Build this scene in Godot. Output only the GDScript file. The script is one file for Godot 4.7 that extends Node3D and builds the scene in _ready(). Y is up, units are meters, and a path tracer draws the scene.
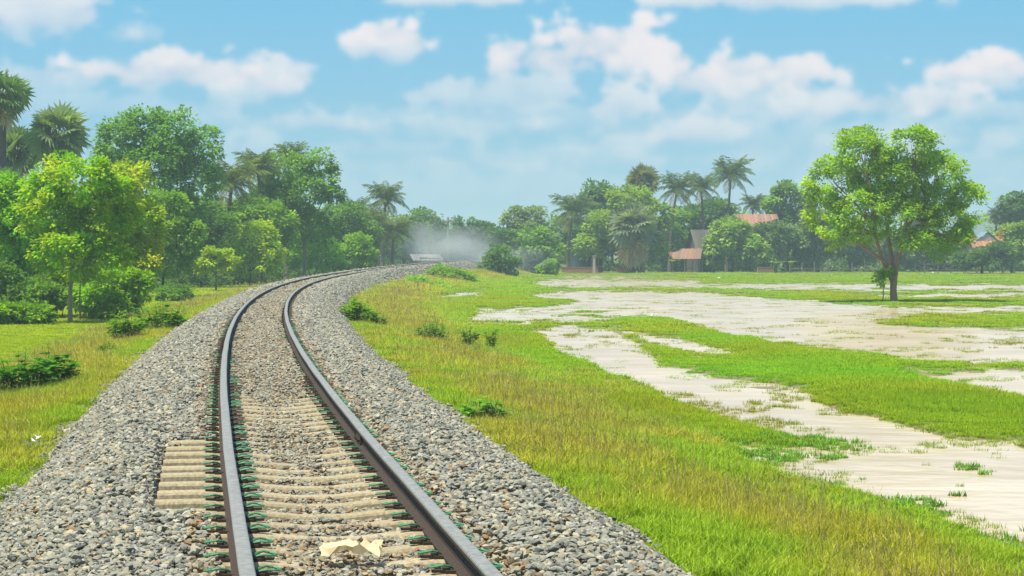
extends Node3D
# A single metre-gauge railway curving past flooded paddy fields, trees and palms.
# The x axis runs to the right, y up; "d" is the distance north of the viewpoint, so z = -d.

const EXPOSURE := 1.6
const RAIL_TOP := 1.30
const SEAT := 1.162          # top of the sleepers at the rail seat
const HALF := 0.53          # centre line to rail centre

var rng := RandomNumberGenerator.new()
var wobble := FastNoiseLite.new()
var patchy := FastNoiseLite.new()
var mats := {}
var rows := PackedFloat32Array()
var cols := PackedFloat32Array()
var heights := PackedFloat32Array()
var wets := PackedFloat32Array()


class Shape:
	var v := PackedVector3Array()
	var c := PackedColorArray()
	var n := PackedVector3Array()
	var i := PackedInt32Array()
	func tri(a: Vector3, b: Vector3, d: Vector3, col: Color) -> void:
		var k := v.size()
		v.append(a); v.append(b); v.append(d)
		c.append(col); c.append(col); c.append(col)
		i.append(k); i.append(k + 1); i.append(k + 2)
	func quad(a: Vector3, b: Vector3, d: Vector3, e: Vector3, col: Color) -> void:
		var k := v.size()
		v.append(a); v.append(b); v.append(d); v.append(e)
		c.append(col); c.append(col); c.append(col); c.append(col)
		i.append(k); i.append(k + 1); i.append(k + 2); i.append(k); i.append(k + 2); i.append(k + 3)
	func box(at: Vector3, size: Vector3, col: Color, turn := Basis()) -> void:
		var h := size * 0.5
		var p := []
		for sx in [-1.0, 1.0]:
			for sy in [-1.0, 1.0]:
				for sz in [-1.0, 1.0]:
					p.append(at + turn * Vector3(h.x * sx, h.y * sy, h.z * sz))
		for f in [[0, 1, 3, 2], [4, 6, 7, 5], [0, 4, 5, 1], [2, 3, 7, 6], [0, 2, 6, 4], [1, 5, 7, 3]]:
			quad(p[f[0]], p[f[1]], p[f[2]], p[f[3]], col)
	func tube(pts: Array, radii: Array, sides: int, col: Color) -> void:
		var prev := []
		for k in pts.size():
			var along: Vector3 = (pts[mini(k + 1, pts.size() - 1)] - pts[maxi(k - 1, 0)]).normalized()
			var side := along.cross(Vector3.UP if absf(along.y) < 0.9 else Vector3.RIGHT).normalized()
			var up := side.cross(along)
			var ring := []
			for s in sides:
				var a := TAU * s / sides
				ring.append(pts[k] + (side * cos(a) + up * sin(a)) * float(radii[k]))
			if k > 0:
				for s in sides:
					var t := (s + 1) % sides
					quad(prev[s], prev[t], ring[t], ring[s], col)
			prev = ring
	func mesh(material: Material = null) -> ArrayMesh:
		var a := []
		a.resize(Mesh.ARRAY_MAX)
		a[Mesh.ARRAY_VERTEX] = v
		a[Mesh.ARRAY_COLOR] = c
		if n.size() == v.size():
			a[Mesh.ARRAY_NORMAL] = n
		a[Mesh.ARRAY_INDEX] = i
		var m := ArrayMesh.new()
		m.add_surface_from_arrays(Mesh.PRIMITIVE_TRIANGLES, a)
		if material:
			m.surface_set_material(0, material)
		return m


# ---------------------------------------------------------------- naming and placing

func tag(o: Node, label: String, category := "", group := "", kind := "") -> Node:
	if label: o.set_meta("label", label)
	if category: o.set_meta("category", category)
	if group: o.set_meta("group", group)
	if kind: o.set_meta("kind", kind)
	return o

var used := {}
func numbered(called: String) -> String:
	var k: int = used.get(called, 0)
	used[called] = k + 1
	return called if k == 0 else "%s_%03d" % [called, k]

func thing(called: String, at: Vector3, label: String, category: String, group := "") -> Node3D:
	var o := Node3D.new()
	o.name = numbered(called)
	add_child(o)
	o.position = at
	tag(o, label, category, group)
	return o

func part(called: String, m: Mesh, material: Material, parent: Node) -> MeshInstance3D:
	var o := MeshInstance3D.new()
	o.name = called
	o.mesh = m
	o.material_override = material
	parent.add_child(o, true)
	return o

func scatter(called: String, m: Mesh, material: Material, buffer: PackedFloat32Array, parent: Node) -> MultiMeshInstance3D:
	var mm := MultiMesh.new()
	mm.transform_format = MultiMesh.TRANSFORM_3D
	mm.use_colors = true
	mm.mesh = m
	mm.instance_count = buffer.size() / 16
	mm.buffer = buffer
	var o := MultiMeshInstance3D.new()
	o.name = called
	o.multimesh = mm
	o.material_override = material
	parent.add_child(o, true)
	o.set_meta("kind", "stuff")
	return o

func put(buffer: PackedFloat32Array, b: Basis, p: Vector3, col: Color) -> void:
	buffer.append_array(PackedFloat32Array([b.x.x, b.y.x, b.z.x, p.x, b.x.y, b.y.y, b.z.y, p.y, b.x.z, b.y.z, b.z.z, p.z, col.r, col.g, col.b, 1.0]))

func rnd(a: float, b: float) -> float:
	return rng.randf_range(a, b)

func ball() -> Vector3:
	while true:
		var p := Vector3(rnd(-1, 1), rnd(-1, 1), rnd(-1, 1))
		var l := p.length()
		if l <= 1.0 and l > 0.05:
			return p
	return Vector3.UP

# ---------------------------------------------------------------- materials

func lin(r: float, g: float, b: float) -> Color:
	return Color(r, g, b).linear_to_srgb()

func plain(called: String, r: float, g: float, b: float, rough: float, metal := 0.0) -> StandardMaterial3D:
	var m := StandardMaterial3D.new()
	m.resource_name = called
	m.albedo_color = lin(r, g, b)
	m.roughness = rough
	m.metallic = metal
	mats[called] = m
	return m

func grain(seed_: int, freq: float, from: Color, to: Color, octaves := 4, size := 512) -> NoiseTexture2D:
	var f := FastNoiseLite.new()
	f.seed = seed_
	f.frequency = freq
	f.fractal_octaves = octaves
	var t := NoiseTexture2D.new()
	t.width = size
	t.height = size
	t.seamless = true
	t.noise = f
	var ramp := Gradient.new()
	ramp.set_color(0, from)
	ramp.set_color(1, to)
	t.color_ramp = ramp
	return t

func bumps(seed_: int, freq: float, strength: float, octaves := 3, size := 512) -> NoiseTexture2D:
	var t := grain(seed_, freq, Color.BLACK, Color.WHITE, octaves, size)
	t.color_ramp = null
	t.as_normal_map = true
	t.bump_strength = strength
	return t

func mapped(m: StandardMaterial3D, t: Texture2D, scale: float) -> void:
	m.albedo_texture = t
	m.uv1_triplanar = true
	m.uv1_world_triplanar = true
	m.uv1_scale = Vector3.ONE * scale

func leafy(called: String, through: float, rough := 0.55) -> StandardMaterial3D:
	var m := plain(called, 1, 1, 1, rough)
	m.vertex_color_use_as_albedo = true
	m.backlight_enabled = true
	m.backlight = lin(through * 0.95, through, through * 0.35)
	m.metallic_specular = 0.22
	return m

func make_materials() -> void:
	var m := plain("soil", 1, 1, 1, 0.95)
	m.vertex_color_use_as_albedo = true
	mapped(m, grain(3, 0.02, Color(0.72, 0.7, 0.66), Color(1, 1, 1), 5), 0.9)
	m = plain("muddy_water", 0.61, 0.49, 0.34, 0.2)
	m.metallic_specular = 0.33
	mapped(m, grain(8, 0.008, Color(0.88, 0.86, 0.84), Color(1, 1, 1), 4), 0.05)
	m.normal_enabled = true
	m.normal_texture = bumps(9, 0.03, 3.0, 4)
	m.normal_scale = 0.3
	m = plain("ballast_fines", 0.17, 0.16, 0.135, 0.95)
	mapped(m, grain(5, 0.06, Color(0.35, 0.35, 0.33), Color(1, 1, 0.96), 4), 1.6)
	m = plain("rail_rust", 0.055, 0.035, 0.022, 0.85)
	mapped(m, grain(11, 0.03, Color(0.55, 0.5, 0.45), Color(1, 1, 1), 5), 2.0)
	m = plain("rail_steel", 0.36, 0.355, 0.33, 0.45, 0.35)
	mapped(m, grain(12, 0.02, Color(0.78, 0.76, 0.72), Color(1, 1, 1), 4), 1.2)
	for k in 3:
		m = plain("sleeper_%d" % k, [0.50, 0.46, 0.53][k], [0.44, 0.40, 0.46][k], [0.29, 0.255, 0.31][k], 0.9)
		mapped(m, grain(20 + k, 0.025, Color(0.62, 0.6, 0.56), Color(1, 1, 1), 5), 2.2)
	plain("clip_green", 0.045, 0.22, 0.11, 0.5, 0.1)
	plain("clip_worn", 0.065, 0.06, 0.036, 0.7, 0.1)
	m = plain("shoulder_rust", 0.075, 0.042, 0.026, 0.85)
	mapped(m, grain(13, 0.05, Color(0.5, 0.5, 0.5), Color(1, 1, 1), 3), 6.0)
	leafy("leaf", 0.95, 0.7)
	leafy("grass_blade", 0.8, 0.6)
	m = plain("bark", 1, 1, 1, 0.9)
	m.vertex_color_use_as_albedo = true
	mapped(m, grain(14, 0.04, Color(0.5, 0.48, 0.45), Color(1, 1, 1), 4), 1.5)
	m = plain("painted", 1, 1, 1, 0.8)
	m.vertex_color_use_as_albedo = true
	mapped(m, grain(15, 0.02, Color(0.7, 0.68, 0.65), Color(1, 1, 1), 5), 0.5)
	m = plain("stone_grey", 1, 1, 1, 0.88)
	m.vertex_color_use_as_albedo = true
	mapped(m, grain(16, 0.06, Color(0.72, 0.72, 0.7), Color(1, 1, 1), 3), 9.0)
	for k in STONES.size():
		m = plain("stone_%d" % k, STONES[k].r, STONES[k].g, STONES[k].b, 0.88)
		mapped(m, mats.stone_grey.albedo_texture, 9.0)
	m = plain("paper", 0.62, 0.50, 0.31, 0.85)
	m.backlight_enabled = true
	m.backlight = lin(0.3, 0.25, 0.15)
	plain("feather", 0.8, 0.8, 0.77, 0.8)

const STONES := [Color(0.30, 0.30, 0.25), Color(0.38, 0.37, 0.30), Color(0.24, 0.25, 0.215), Color(0.15, 0.16, 0.145), Color(0.48, 0.45, 0.34),
	Color(0.27, 0.28, 0.245), Color(0.34, 0.31, 0.23), Color(0.46, 0.38, 0.23), Color(0.34, 0.20, 0.09), Color(0.43, 0.42, 0.37), Color(0.27, 0.20, 0.12)]
const STONE_ODDS := [0.17, 0.32, 0.47, 0.57, 0.67, 0.78, 0.88, 0.93, 0.945, 1.0]

# ---------------------------------------------------------------- the lie of the land

func track_x(d: float) -> float:
	var t := d * 0.01
	return ((0.366 * t + 3.6) * t - 13.58) * t + 0.815

func slope_x(d: float) -> float:
	var t := d * 0.01
	return ((1.098 * t + 7.2) * t - 13.58) * 0.01

func rise(d: float) -> float:
	return 0.25 * pow(clampf((d - 140.0) / 90.0, 0.0, 3.0), 1.5)

func on_track(o: float, y: float, d: float) -> Vector3:
	var s := slope_x(d)
	var k := 1.0 / sqrt(1.0 + s * s)
	return Vector3(track_x(d) + o * k, y + rise(d), -(d - o * s * k))

func aligned(d: float) -> Basis:   # x across the track to the right, -z along it
	var s := slope_x(d)
	var along := Vector3(s, 0, -1).normalized()
	return Basis(along.cross(Vector3.UP), Vector3.UP, -along)

var ponds: Array = []
var islands: Array = []

func to_edge(poly: PackedVector2Array, p: Vector2) -> float:   # positive inside
	var best := 1e9
	var inside := false
	var j := poly.size() - 1
	for i in poly.size():
		var a := poly[i]
		var b := poly[j]
		var ab := b - a
		var t := clampf((p - a).dot(ab) / maxf(ab.length_squared(), 1e-9), 0.0, 1.0)
		best = minf(best, (a + ab * t).distance_squared_to(p))
		if (a.y > p.y) != (b.y > p.y) and p.x < (b.x - a.x) * (p.y - a.y) / (b.y - a.y) + a.x:
			inside = not inside
		j = i
	return sqrt(best) * (1.0 if inside else -1.0)

func lay(p: Vector2) -> Vector2:   # paddies are long and narrow: measure them compressed along their length
	return Vector2(p.x, 2.7 * log(maxf(p.y, 1.0)))

func prepare_ponds() -> void:
	var water := [
		PackedVector2Array([Vector2(2.69, 31.96), Vector2(3.79, 34.06), Vector2(4.52, 35.49), Vector2(5.34, 36.26), Vector2(5.96, 37.89), Vector2(6.13, 37.06), Vector2(6.37, 35.49), Vector2(6.79, 34.76), Vector2(7.49, 31.81), Vector2(6.04, 20.42), Vector2(5.15, 19.82), Vector2(4.62, 21.06), Vector2(4.45, 22.32), Vector2(4.29, 23.90), Vector2(4.11, 25.44), Vector2(3.85, 26.86), Vector2(3.37, 28.21), Vector2(2.94, 29.57)]),
		PackedVector2Array([Vector2(0.78, 81.30), Vector2(2.21, 87.64), Vector2(3.29, 82.30), Vector2(3.64, 71.03), Vector2(3.56, 58.16), Vector2(3.72, 55.30), Vector2(4.35, 52.30), Vector2(4.96, 49.97), Vector2(5.44, 47.17), Vector2(5.47, 42.96), Vector2(5.56, 39.91), Vector2(5.96, 37.89), Vector2(6.09, 36.85), Vector2(5.07, 34.41), Vector2(4.38, 34.41), Vector2(4.09, 35.49), Vector2(3.72, 37.47), Vector2(3.32, 39.91), Vector2(3.02, 42.42), Vector2(2.50, 48.88), Vector2(1.98, 56.22), Vector2(1.28, 66.81)]),
		PackedVector2Array([Vector2(3.67, 83.31), Vector2(5.10, 75.82), Vector2(5.98, 66.15), Vector2(4.83, 64.26), Vector2(3.96, 71.78)]),
		PackedVector2Array([Vector2(-1.76, 93.73), Vector2(-1.61, 108.86), Vector2(0.82, 114.39), Vector2(2.27, 118.41), Vector2(1.78, 134.99), Vector2(1.08, 149.99), Vector2(3.77, 162.65), Vector2(8.43, 164.63), Vector2(11.94, 158.82), Vector2(13.38, 146.73), Vector2(15.40, 133.65), Vector2(16.75, 123.84), Vector2(18.38, 118.41), Vector2(21.04, 117.38), Vector2(27.86, 118.41), Vector2(33.78, 114.39), Vector2(16.07, 54.41), Vector2(13.46, 57.18), Vector2(12.13, 59.18), Vector2(10.80, 60.24), Vector2(9.70, 62.47), Vector2(8.59, 67.47), Vector2(7.44, 74.98), Vector2(6.51, 86.52), Vector2(6.05, 100.73), Vector2(4.49, 103.83), Vector2(3.35, 95.05), Vector2(1.04, 92.45)]),
		PackedVector2Array([Vector2(8.75, 52.30), Vector2(10.14, 55.30), Vector2(11.21, 56.22), Vector2(13.78, 53.97), Vector2(11.49, 44.97), Vector2(9.60, 46.84), Vector2(9.09, 48.53)]),
		PackedVector2Array([Vector2(1.47, 204.55), Vector2(4.32, 225.01), Vector2(11.80, 230.39), Vector2(16.38, 217.75), Vector2(15.58, 192.86), Vector2(12.65, 177.63), Vector2(6.25, 177.63), Vector2(2.38, 180.00)]),
		PackedVector2Array([Vector2(13.35, 187.50), Vector2(17.42, 199.71), Vector2(24.32, 197.37), Vector2(30.28, 195.09), Vector2(49.22, 192.86), Vector2(43.07, 168.75), Vector2(32.54, 166.66), Vector2(26.19, 168.75), Vector2(18.97, 164.63), Vector2(14.40, 173.08)]),
		PackedVector2Array([Vector2(20.25, 145.47), Vector2(27.49, 153.40), Vector2(39.15, 153.40), Vector2(36.66, 143.61), Vector2(29.23, 142.70), Vector2(24.28, 141.80)]),
		PackedVector2Array([Vector2(-4.60, 143.61), Vector2(-3.34, 160.71), Vector2(-1.40, 158.82), Vector2(-1.93, 142.10)]),
		PackedVector2Array([Vector2(4.80, 250.02), Vector2(9.21, 261.65), Vector2(13.09, 255.70), Vector2(8.37, 237.69)])]
	var land := [
		PackedVector2Array([Vector2(13.32, 92.45), Vector2(15.41, 99.25), Vector2(18.63, 106.28), Vector2(20.92, 107.13), Vector2(25.34, 99.25), Vector2(21.81, 85.42), Vector2(17.04, 83.83), Vector2(15.51, 86.52), Vector2(13.78, 86.52)]),
		PackedVector2Array([Vector2(4.46, 49.97), Vector2(5.52, 49.60), Vector2(5.70, 47.51), Vector2(4.96, 46.20), Vector2(4.40, 47.17)]),
		PackedVector2Array([Vector2(2.06, 107.13), Vector2(3.90, 110.64), Vector2(3.19, 102.26), Vector2(1.93, 100.73)]),
		PackedVector2Array([Vector2(-2.30, 179.52), Vector2(7.67, 177.63), Vector2(14.29, 171.75), Vector2(31.91, 163.43), Vector2(41.02, 160.71), Vector2(38.98, 152.71), Vector2(30.22, 154.81), Vector2(13.31, 159.95), Vector2(7.06, 163.43), Vector2(-2.08, 162.26)]),
		PackedVector2Array([Vector2(-5.51, 142.10), Vector2(-2.31, 137.75), Vector2(2.39, 139.17), Vector2(3.43, 129.80), Vector2(2.27, 118.41), Vector2(-1.46, 114.39), Vector2(-4.12, 118.41)]),
		PackedVector2Array([Vector2(-3.24, 93.08), Vector2(0.30, 92.45), Vector2(3.23, 91.82), Vector2(3.44, 87.64), Vector2(0.28, 87.64), Vector2(-3.01, 86.52)])]
	for w in water:
		ponds.append(PackedVector2Array(Array(w).map(lay)))
	for w in land:
		islands.append(PackedVector2Array(Array(w).map(lay)))

func wetness(x: float, d: float) -> float:
	var o := x - track_x(d)
	if o < 4.5 or d < 14.0 or d > 300.0:
		return -1.0
	var p := lay(Vector2(x, d))
	var s := -2.0
	for w in ponds:
		s = maxf(s, to_edge(w, p))
	for w in islands:
		s = minf(s, -to_edge(w, p))
	var size := 0.08 + 0.0019 * d
	s += size * (wobble.get_noise_2d(x * 1.6, d * 0.55) + 0.8 * wobble.get_noise_2d(x * 5.0 + 90.0, d * 1.7))
	s += 0.05 + 0.0002 * d
	return minf(s, (o - 5.0) * 0.4)

func raw_height(x: float, d: float, wet: float) -> float:
	var o := x - track_x(d)
	var a := absf(o)
	var r := rise(d)
	var foot := 6.3 + 0.5 * wobble.get_noise_2d(d * 0.25, 40.0 if o > 0.0 else 80.0)
	var s := clampf((a - 2.0) / (foot - 2.0), 0.0, 1.0)
	var y := (0.60 + r) * (1.0 - s) * (1.0 - 0.35 * s)
	y += 0.05 * wobble.get_noise_2d(x * 1.5, d * 1.5) * clampf((a - 1.9) * 2.0, 0.0, 1.0)
	var field := 0.06 + 0.03 * wobble.get_noise_2d(x * 0.4, d * 0.4)
	if wet > -0.4:
		field = clampf(-wet * 0.5, -0.12, field)
	return maxf(y, 0.0) + field * s

func make_grid() -> void:
	var d := 4.0
	while d < 430.0:
		rows.append(d)
		d += 0.3 if d < 45.0 else 0.8 if d < 120.0 else 1.6 if d < 300.0 else 8.0
	for far in [500.0, 650.0, 900.0, 1300.0, 2000.0, 3000.0]:
		rows.append(far)
	var x := -13.0
	var side := []
	while x < 17.0:
		side.append(x)
		x += 0.22
	var step := 0.25
	while x < 120.0:
		side.append(x)
		step *= 1.035
		x += step
	side.append_array([130.0, 170.0, 260.0, 500.0, 1000.0, 2000.0])
	x = -13.2
	step = 0.3
	var more := []
	while x > -90.0:
		more.append(x)
		step *= 1.06
		x -= step
	more.append_array([-110.0, -170.0, -300.0, -700.0, -1400.0, -2200.0])
	more.reverse()
	for q in more + side:
		cols.append(q)
	heights.resize(rows.size() * cols.size())
	wets.resize(heights.size())
	for i in rows.size():
		for j in cols.size():
			var w := -1.0
			if cols[j] > -12.0 and cols[j] < 90.0:
				w = wetness(cols[j], rows[i])
			wets[i * cols.size() + j] = w
			heights[i * cols.size() + j] = raw_height(cols[j], rows[i], w)

func sample(grid: PackedFloat32Array, x: float, d: float) -> float:
	var i := clampi(rows.bsearch(d) - 1, 0, rows.size() - 2)
	var j := clampi(cols.bsearch(x) - 1, 0, cols.size() - 2)
	var u := clampf((d - rows[i]) / (rows[i + 1] - rows[i]), 0.0, 1.0)
	var v := clampf((x - cols[j]) / (cols[j + 1] - cols[j]), 0.0, 1.0)
	var k := i * cols.size() + j
	return lerpf(lerpf(grid[k], grid[k + 1], v), lerpf(grid[k + cols.size()], grid[k + cols.size() + 1], v), u)

func ground_y(x: float, d: float) -> float:
	return sample(heights, x, d)

func on_ground(p: Vector3, sink := 0.03) -> Vector3:
	return Vector3(p.x, ground_y(p.x, -p.z) - sink, p.z)

func ground_color(x: float, d: float, wet: float) -> Color:
	var o := absf(x - track_x(d))
	var n := patchy.get_noise_2d(x * 0.5, d * 0.5)
	var col := Color(0.13, 0.20, 0.02).lerp(Color(0.19, 0.185, 0.05), clampf(0.5 + n, 0.0, 1.0))
	if o > 6.0:
		col = Color(0.13, 0.25, 0.015).lerp(Color(0.17, 0.22, 0.03), clampf(0.45 + 1.2 * patchy.get_noise_2d(x * 0.12 + 30.0, d * 0.09), 0.0, 1.0))
		if d > 225.0:
			col = col.lerp(Color(0.20, 0.19, 0.06), 0.4 + 0.5 * patchy.get_noise_2d(x * 0.03, d * 0.3))
	if wet > -0.05:
		col = Color(0.24, 0.19, 0.12)
	if o < 2.4:
		col = Color(0.20, 0.17, 0.11)
	return col

func build_ground() -> void:
	var s := Shape.new()
	var w := cols.size()
	for i in rows.size():
		for j in w:
			s.v.append(Vector3(cols[j], heights[i * w + j], -rows[i]))
			s.c.append(ground_color(cols[j], rows[i], wets[i * w + j]))
			var i0 := maxi(i - 1, 0)
			var i1 := mini(i + 1, rows.size() - 1)
			var j0 := maxi(j - 1, 0)
			var j1 := mini(j + 1, w - 1)
			s.n.append(Vector3(-(heights[i * w + j1] - heights[i * w + j0]) / (cols[j1] - cols[j0]), 1.0, (heights[i1 * w + j] - heights[i0 * w + j]) / (rows[i1] - rows[i0])).normalized())
	for i in rows.size() - 1:
		for j in w - 1:
			var k := i * w + j
			s.i.append_array(PackedInt32Array([k, k + w, k + 1, k + 1, k + w, k + w + 1]))
	var o := part("ground", s.mesh(), mats.soil, self)
	tag(o, "grassy field and railway embankment with low green banks", "", "", "structure")
	var sheet := Shape.new()
	sheet.quad(Vector3(-6, 0.0, -14), Vector3(-6, 0.0, -300), Vector3(95, 0.0, -300), Vector3(95, 0.0, -14), Color.WHITE)
	o = part("water", sheet.mesh(), mats.muddy_water, self)
	tag(o, "pale muddy flood water standing in the paddy fields", "", "", "structure")

# ---------------------------------------------------------------- the railway

func ballast_edge(d: float, side: float) -> float:
	return 2.12 + 0.42 * wobble.get_noise_2d(d * 0.7, 20.0 * side) + 0.2 * wobble.get_noise_2d(d * 3.0, 50.0 * side)

func bed_y(o: float, d: float) -> float:   # where the surface of the crushed stone lies
	var a := absf(o)
	var y: float
	if a < 1.35:
		y = SEAT - 0.018
		if a < 0.45:
			y += 0.045 * smoothstep(25.0, 34.0, d)
		if a < 0.45:
			y += 0.012 * sin(d * 0.7) - 0.024 * (1.0 - smoothstep(24.0, 32.0, d))
		y += (0.045 if o < 0.0 else 0.06) * smoothstep(0.58, 0.8, a)
		if o < -0.6 and d > 14.4 and d < 20.6:   # sleeper ends that lie bare
			y -= 0.16 * smoothstep(14.4, 15.2, d) * (1.0 - smoothstep(19.4, 20.6, d)) * (1.0 - smoothstep(-0.75, -0.6, o)) * smoothstep(-1.08, -0.98, o)
	else:
		var t := clampf((a - 1.35) / 0.95, 0.0, 1.0)
		y = lerpf(SEAT + (0.027 if o < 0.0 else 0.042), 0.60, t * t * 0.4 + t * 0.6)
	return y + 0.03 * wobble.get_noise_2d(o * 6.0, d * 6.0)

func build_railway() -> void:
	# ballast: a bed of fines below, loose stones on top
	var bed := Shape.new()
	var ds := PackedFloat32Array()
	var d := 8.6
	while d < 335.0:
		ds.append(d)
		d += 0.25 if d < 30.0 else 0.6 if d < 80.0 else 2.0
	var os := PackedFloat32Array()
	var o := -2.45
	while o < 2.46:
		os.append(o)
		o += 0.1
	for i in ds.size():
		for j in os.size():
			bed.v.append(on_track(os[j], bed_y(os[j], ds[i]) - (0.035 if ds[i] < 90.0 else 0.02), ds[i]))
			bed.c.append(Color.WHITE)
	var w := os.size()
	for i in ds.size() - 1:
		for j in w - 1:
			var k := i * w + j
			bed.i.append_array(PackedInt32Array([k, k + w, k + 1, k + 1, k + w, k + w + 1]))
	var ballast := part("ballast_bed", bed.mesh(), mats.ballast_fines, self)
	tag(ballast, "bed of grey crushed stone under the railway track", "", "", "structure")
	build_stones(ballast)

	var track := thing("railway_track", on_track(0, 0, 9.0), "single curving railway line with two steel rails on concrete sleepers", "railway track")
	var base := track.position
	# rails
	var body := [Vector2(-0.055, 0), Vector2(-0.055, 0.009), Vector2(-0.012, 0.024), Vector2(-0.008, 0.092), Vector2(-0.033, 0.103), Vector2(-0.035, 0.131), Vector2(-0.030, 0.137),
		Vector2(0.030, 0.137), Vector2(0.035, 0.131), Vector2(0.033, 0.103), Vector2(0.008, 0.092), Vector2(0.012, 0.024), Vector2(0.055, 0.009), Vector2(0.055, 0)]
	var head := [Vector2(-0.0362, 0.122), Vector2(-0.0355, 0.132), Vector2(-0.030, 0.1375), Vector2(-0.018, 0.1400), Vector2(0.018, 0.1400), Vector2(0.030, 0.1375), Vector2(0.0355, 0.132), Vector2(0.0362, 0.122)]
	for side in [-1.0, 1.0]:
		var made: Node = track
		for which in [body, head]:
			var s := Shape.new()
			var dd := 8.0
			var prev := []
			while dd < 335.0:
				var ring := []
				for q in which:
					ring.append(on_track(HALF * side + q.x + 0.006 * wobble.get_noise_2d(dd * 0.5, 7.0 * side), SEAT - 0.002 + q.y, dd) - base)
				if prev:
					for k in which.size() - 1:
						s.quad(prev[k], prev[k + 1], ring[k + 1], ring[k], Color.WHITE)
				prev = ring
				dd += 0.8 if dd < 60.0 else 2.0
			made = part("rail" if which == body else "rail_head", s.mesh(), mats.rail_rust if which == body else mats.rail_steel, made)
		# fish plates where lengths of rail meet
		for at in ([38.5] if side < 0.0 else [19.6]):
			for face in [-1.0, 1.0]:
				var f := Shape.new()
				f.box(Vector3(0, 0, 0), Vector3(0.022, 0.06, 0.5), Color.WHITE)
				for b in [-0.18, -0.06, 0.06, 0.18]:
					f.tube([Vector3(0, 0, b), Vector3(face * 0.03, 0, b)], [0.016, 0.016], 6, Color.WHITE)
				var fp := part("fish_plate", f.mesh(), mats.shoulder_rust, made)
				fp.transform = Transform3D(aligned(at), on_track(HALF * side + face * 0.021, SEAT + 0.056, at) - base)
	# sleepers
	var stations := [[-1.0, 0.0, 0.80], [-0.985, 0.003, 1.0], [-0.72, 0.006, 1.0], [-0.62, 0.0, 1.0], [-0.44, 0.0, 1.0], [-0.30, -0.016, 0.9], [-0.12, -0.034, 0.85], [0.12, -0.034, 0.85], [0.30, -0.016, 0.9],
		[0.44, 0.0, 1.0], [0.62, 0.0, 1.0], [0.72, 0.006, 1.0], [0.985, 0.003, 1.0], [1.0, 0.0, 0.80]]
	var sl := Shape.new()
	var prof := [Vector2(-0.125, -0.19), Vector2(-0.100, -0.014), Vector2(-0.088, 0.0), Vector2(0.088, 0.0), Vector2(0.100, -0.014), Vector2(0.125, -0.19)]
	var last := []
	for st in stations:
		var ring := []
		for q in prof:
			ring.append(Vector3(st[0], (q.y + st[1]) if q.y > -0.1 else q.y, q.x * st[2]))
		if last:
			for k in 5:
				sl.quad(last[k], last[k + 1], ring[k + 1], ring[k], Color.WHITE)
		else:
			for k in range(1, 5):
				sl.tri(ring[0], ring[k], ring[k + 1], Color.WHITE)
		last = ring
	for k in range(1, 5):
		sl.tri(last[0], last[k + 1], last[k], Color.WHITE)
	var sleeper_mesh := sl.mesh()
	# spring clip: a rod bent into a loop that lies beside the rail, and the iron shoulder it is driven into
	var cl := Shape.new()
	var loop := [Vector3(-0.050, 0.022, 0.030), Vector3(-0.010, 0.030, 0.036), Vector3(0.030, 0.028, 0.036), Vector3(0.052, 0.026, 0.020), Vector3(0.058, 0.026, -0.004), Vector3(0.050, 0.028, -0.026),
		Vector3(0.026, 0.034, -0.038), Vector3(-0.006, 0.040, -0.038), Vector3(-0.034, 0.034, -0.030), Vector3(-0.056, 0.022, -0.012)]
	cl.tube(loop, [0.006, 0.0065, 0.0065, 0.0065, 0.0065, 0.0065, 0.0065, 0.0065, 0.0065, 0.006], 6, Color.WHITE)
	var clip_mesh := cl.mesh()
	var sh := Shape.new()
	sh.box(Vector3(-0.022, 0.012, 0.0), Vector3(0.035, 0.026, 0.045), Color.WHITE)
	sh.box(Vector3(0.012, 0.007, 0.0), Vector3(0.07, 0.014, 0.034), Color.WHITE)
	sh.box(Vector3(-0.052, 0.007, 0.0), Vector3(0.07, 0.014, 0.115), Color.WHITE)
	var shoulder_mesh := sh.mesh()
	var far_sleepers := PackedFloat32Array()
	var far_clips := PackedFloat32Array()
	var far_shoulders := PackedFloat32Array()
	d = 8.9
	var k := 0
	while d < 334.0:
		var p := on_track(0, SEAT - 0.004, d) - base
		var turn := aligned(d).rotated(Vector3.UP, rnd(-0.012, 0.012))
		p.y += rnd(-0.006, 0.004)
		var node: Node3D
		if k < 300:
			node = part("sleeper", sleeper_mesh, mats["sleeper_%d" % (rng.randi() % 3)], track)
			node.transform = Transform3D(turn, p)
		else:
			put(far_sleepers, turn, p, Color.WHITE)
		if k < 230:
			for side in [-1.0, 1.0]:
				for face in [-1.0, 1.0]:
					var b := Basis(Vector3(face, 0, 0), Vector3.UP, Vector3(0, 0, face))
					var at := Vector3(side * HALF + face * 0.118, 0.002, rnd(-0.006, 0.006))
					if k < 72:
						var c := part("clip", clip_mesh, mats.clip_green if rng.randf() < lerpf(0.95, 0.25, clampf((k - 12) / 30.0, 0.0, 1.0)) else mats.clip_worn, node)
						c.transform = Transform3D(b, at)
						part("shoulder", shoulder_mesh, mats.shoulder_rust, node).transform = Transform3D(b, at)
					else:
						put(far_clips, turn * b, p + turn * at, Color.WHITE)
						put(far_shoulders, turn * b, p + turn * at, Color.WHITE)
		d += 0.6 / sqrt(1.0 + pow(slope_x(d), 2))
		k += 1
	scatter("far_sleepers", sleeper_mesh, mats.sleeper_0, far_sleepers, track)
	scatter("far_clips", clip_mesh, mats.clip_worn, far_clips, track)
	scatter("far_shoulders", shoulder_mesh, mats.shoulder_rust, far_shoulders, track)

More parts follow.
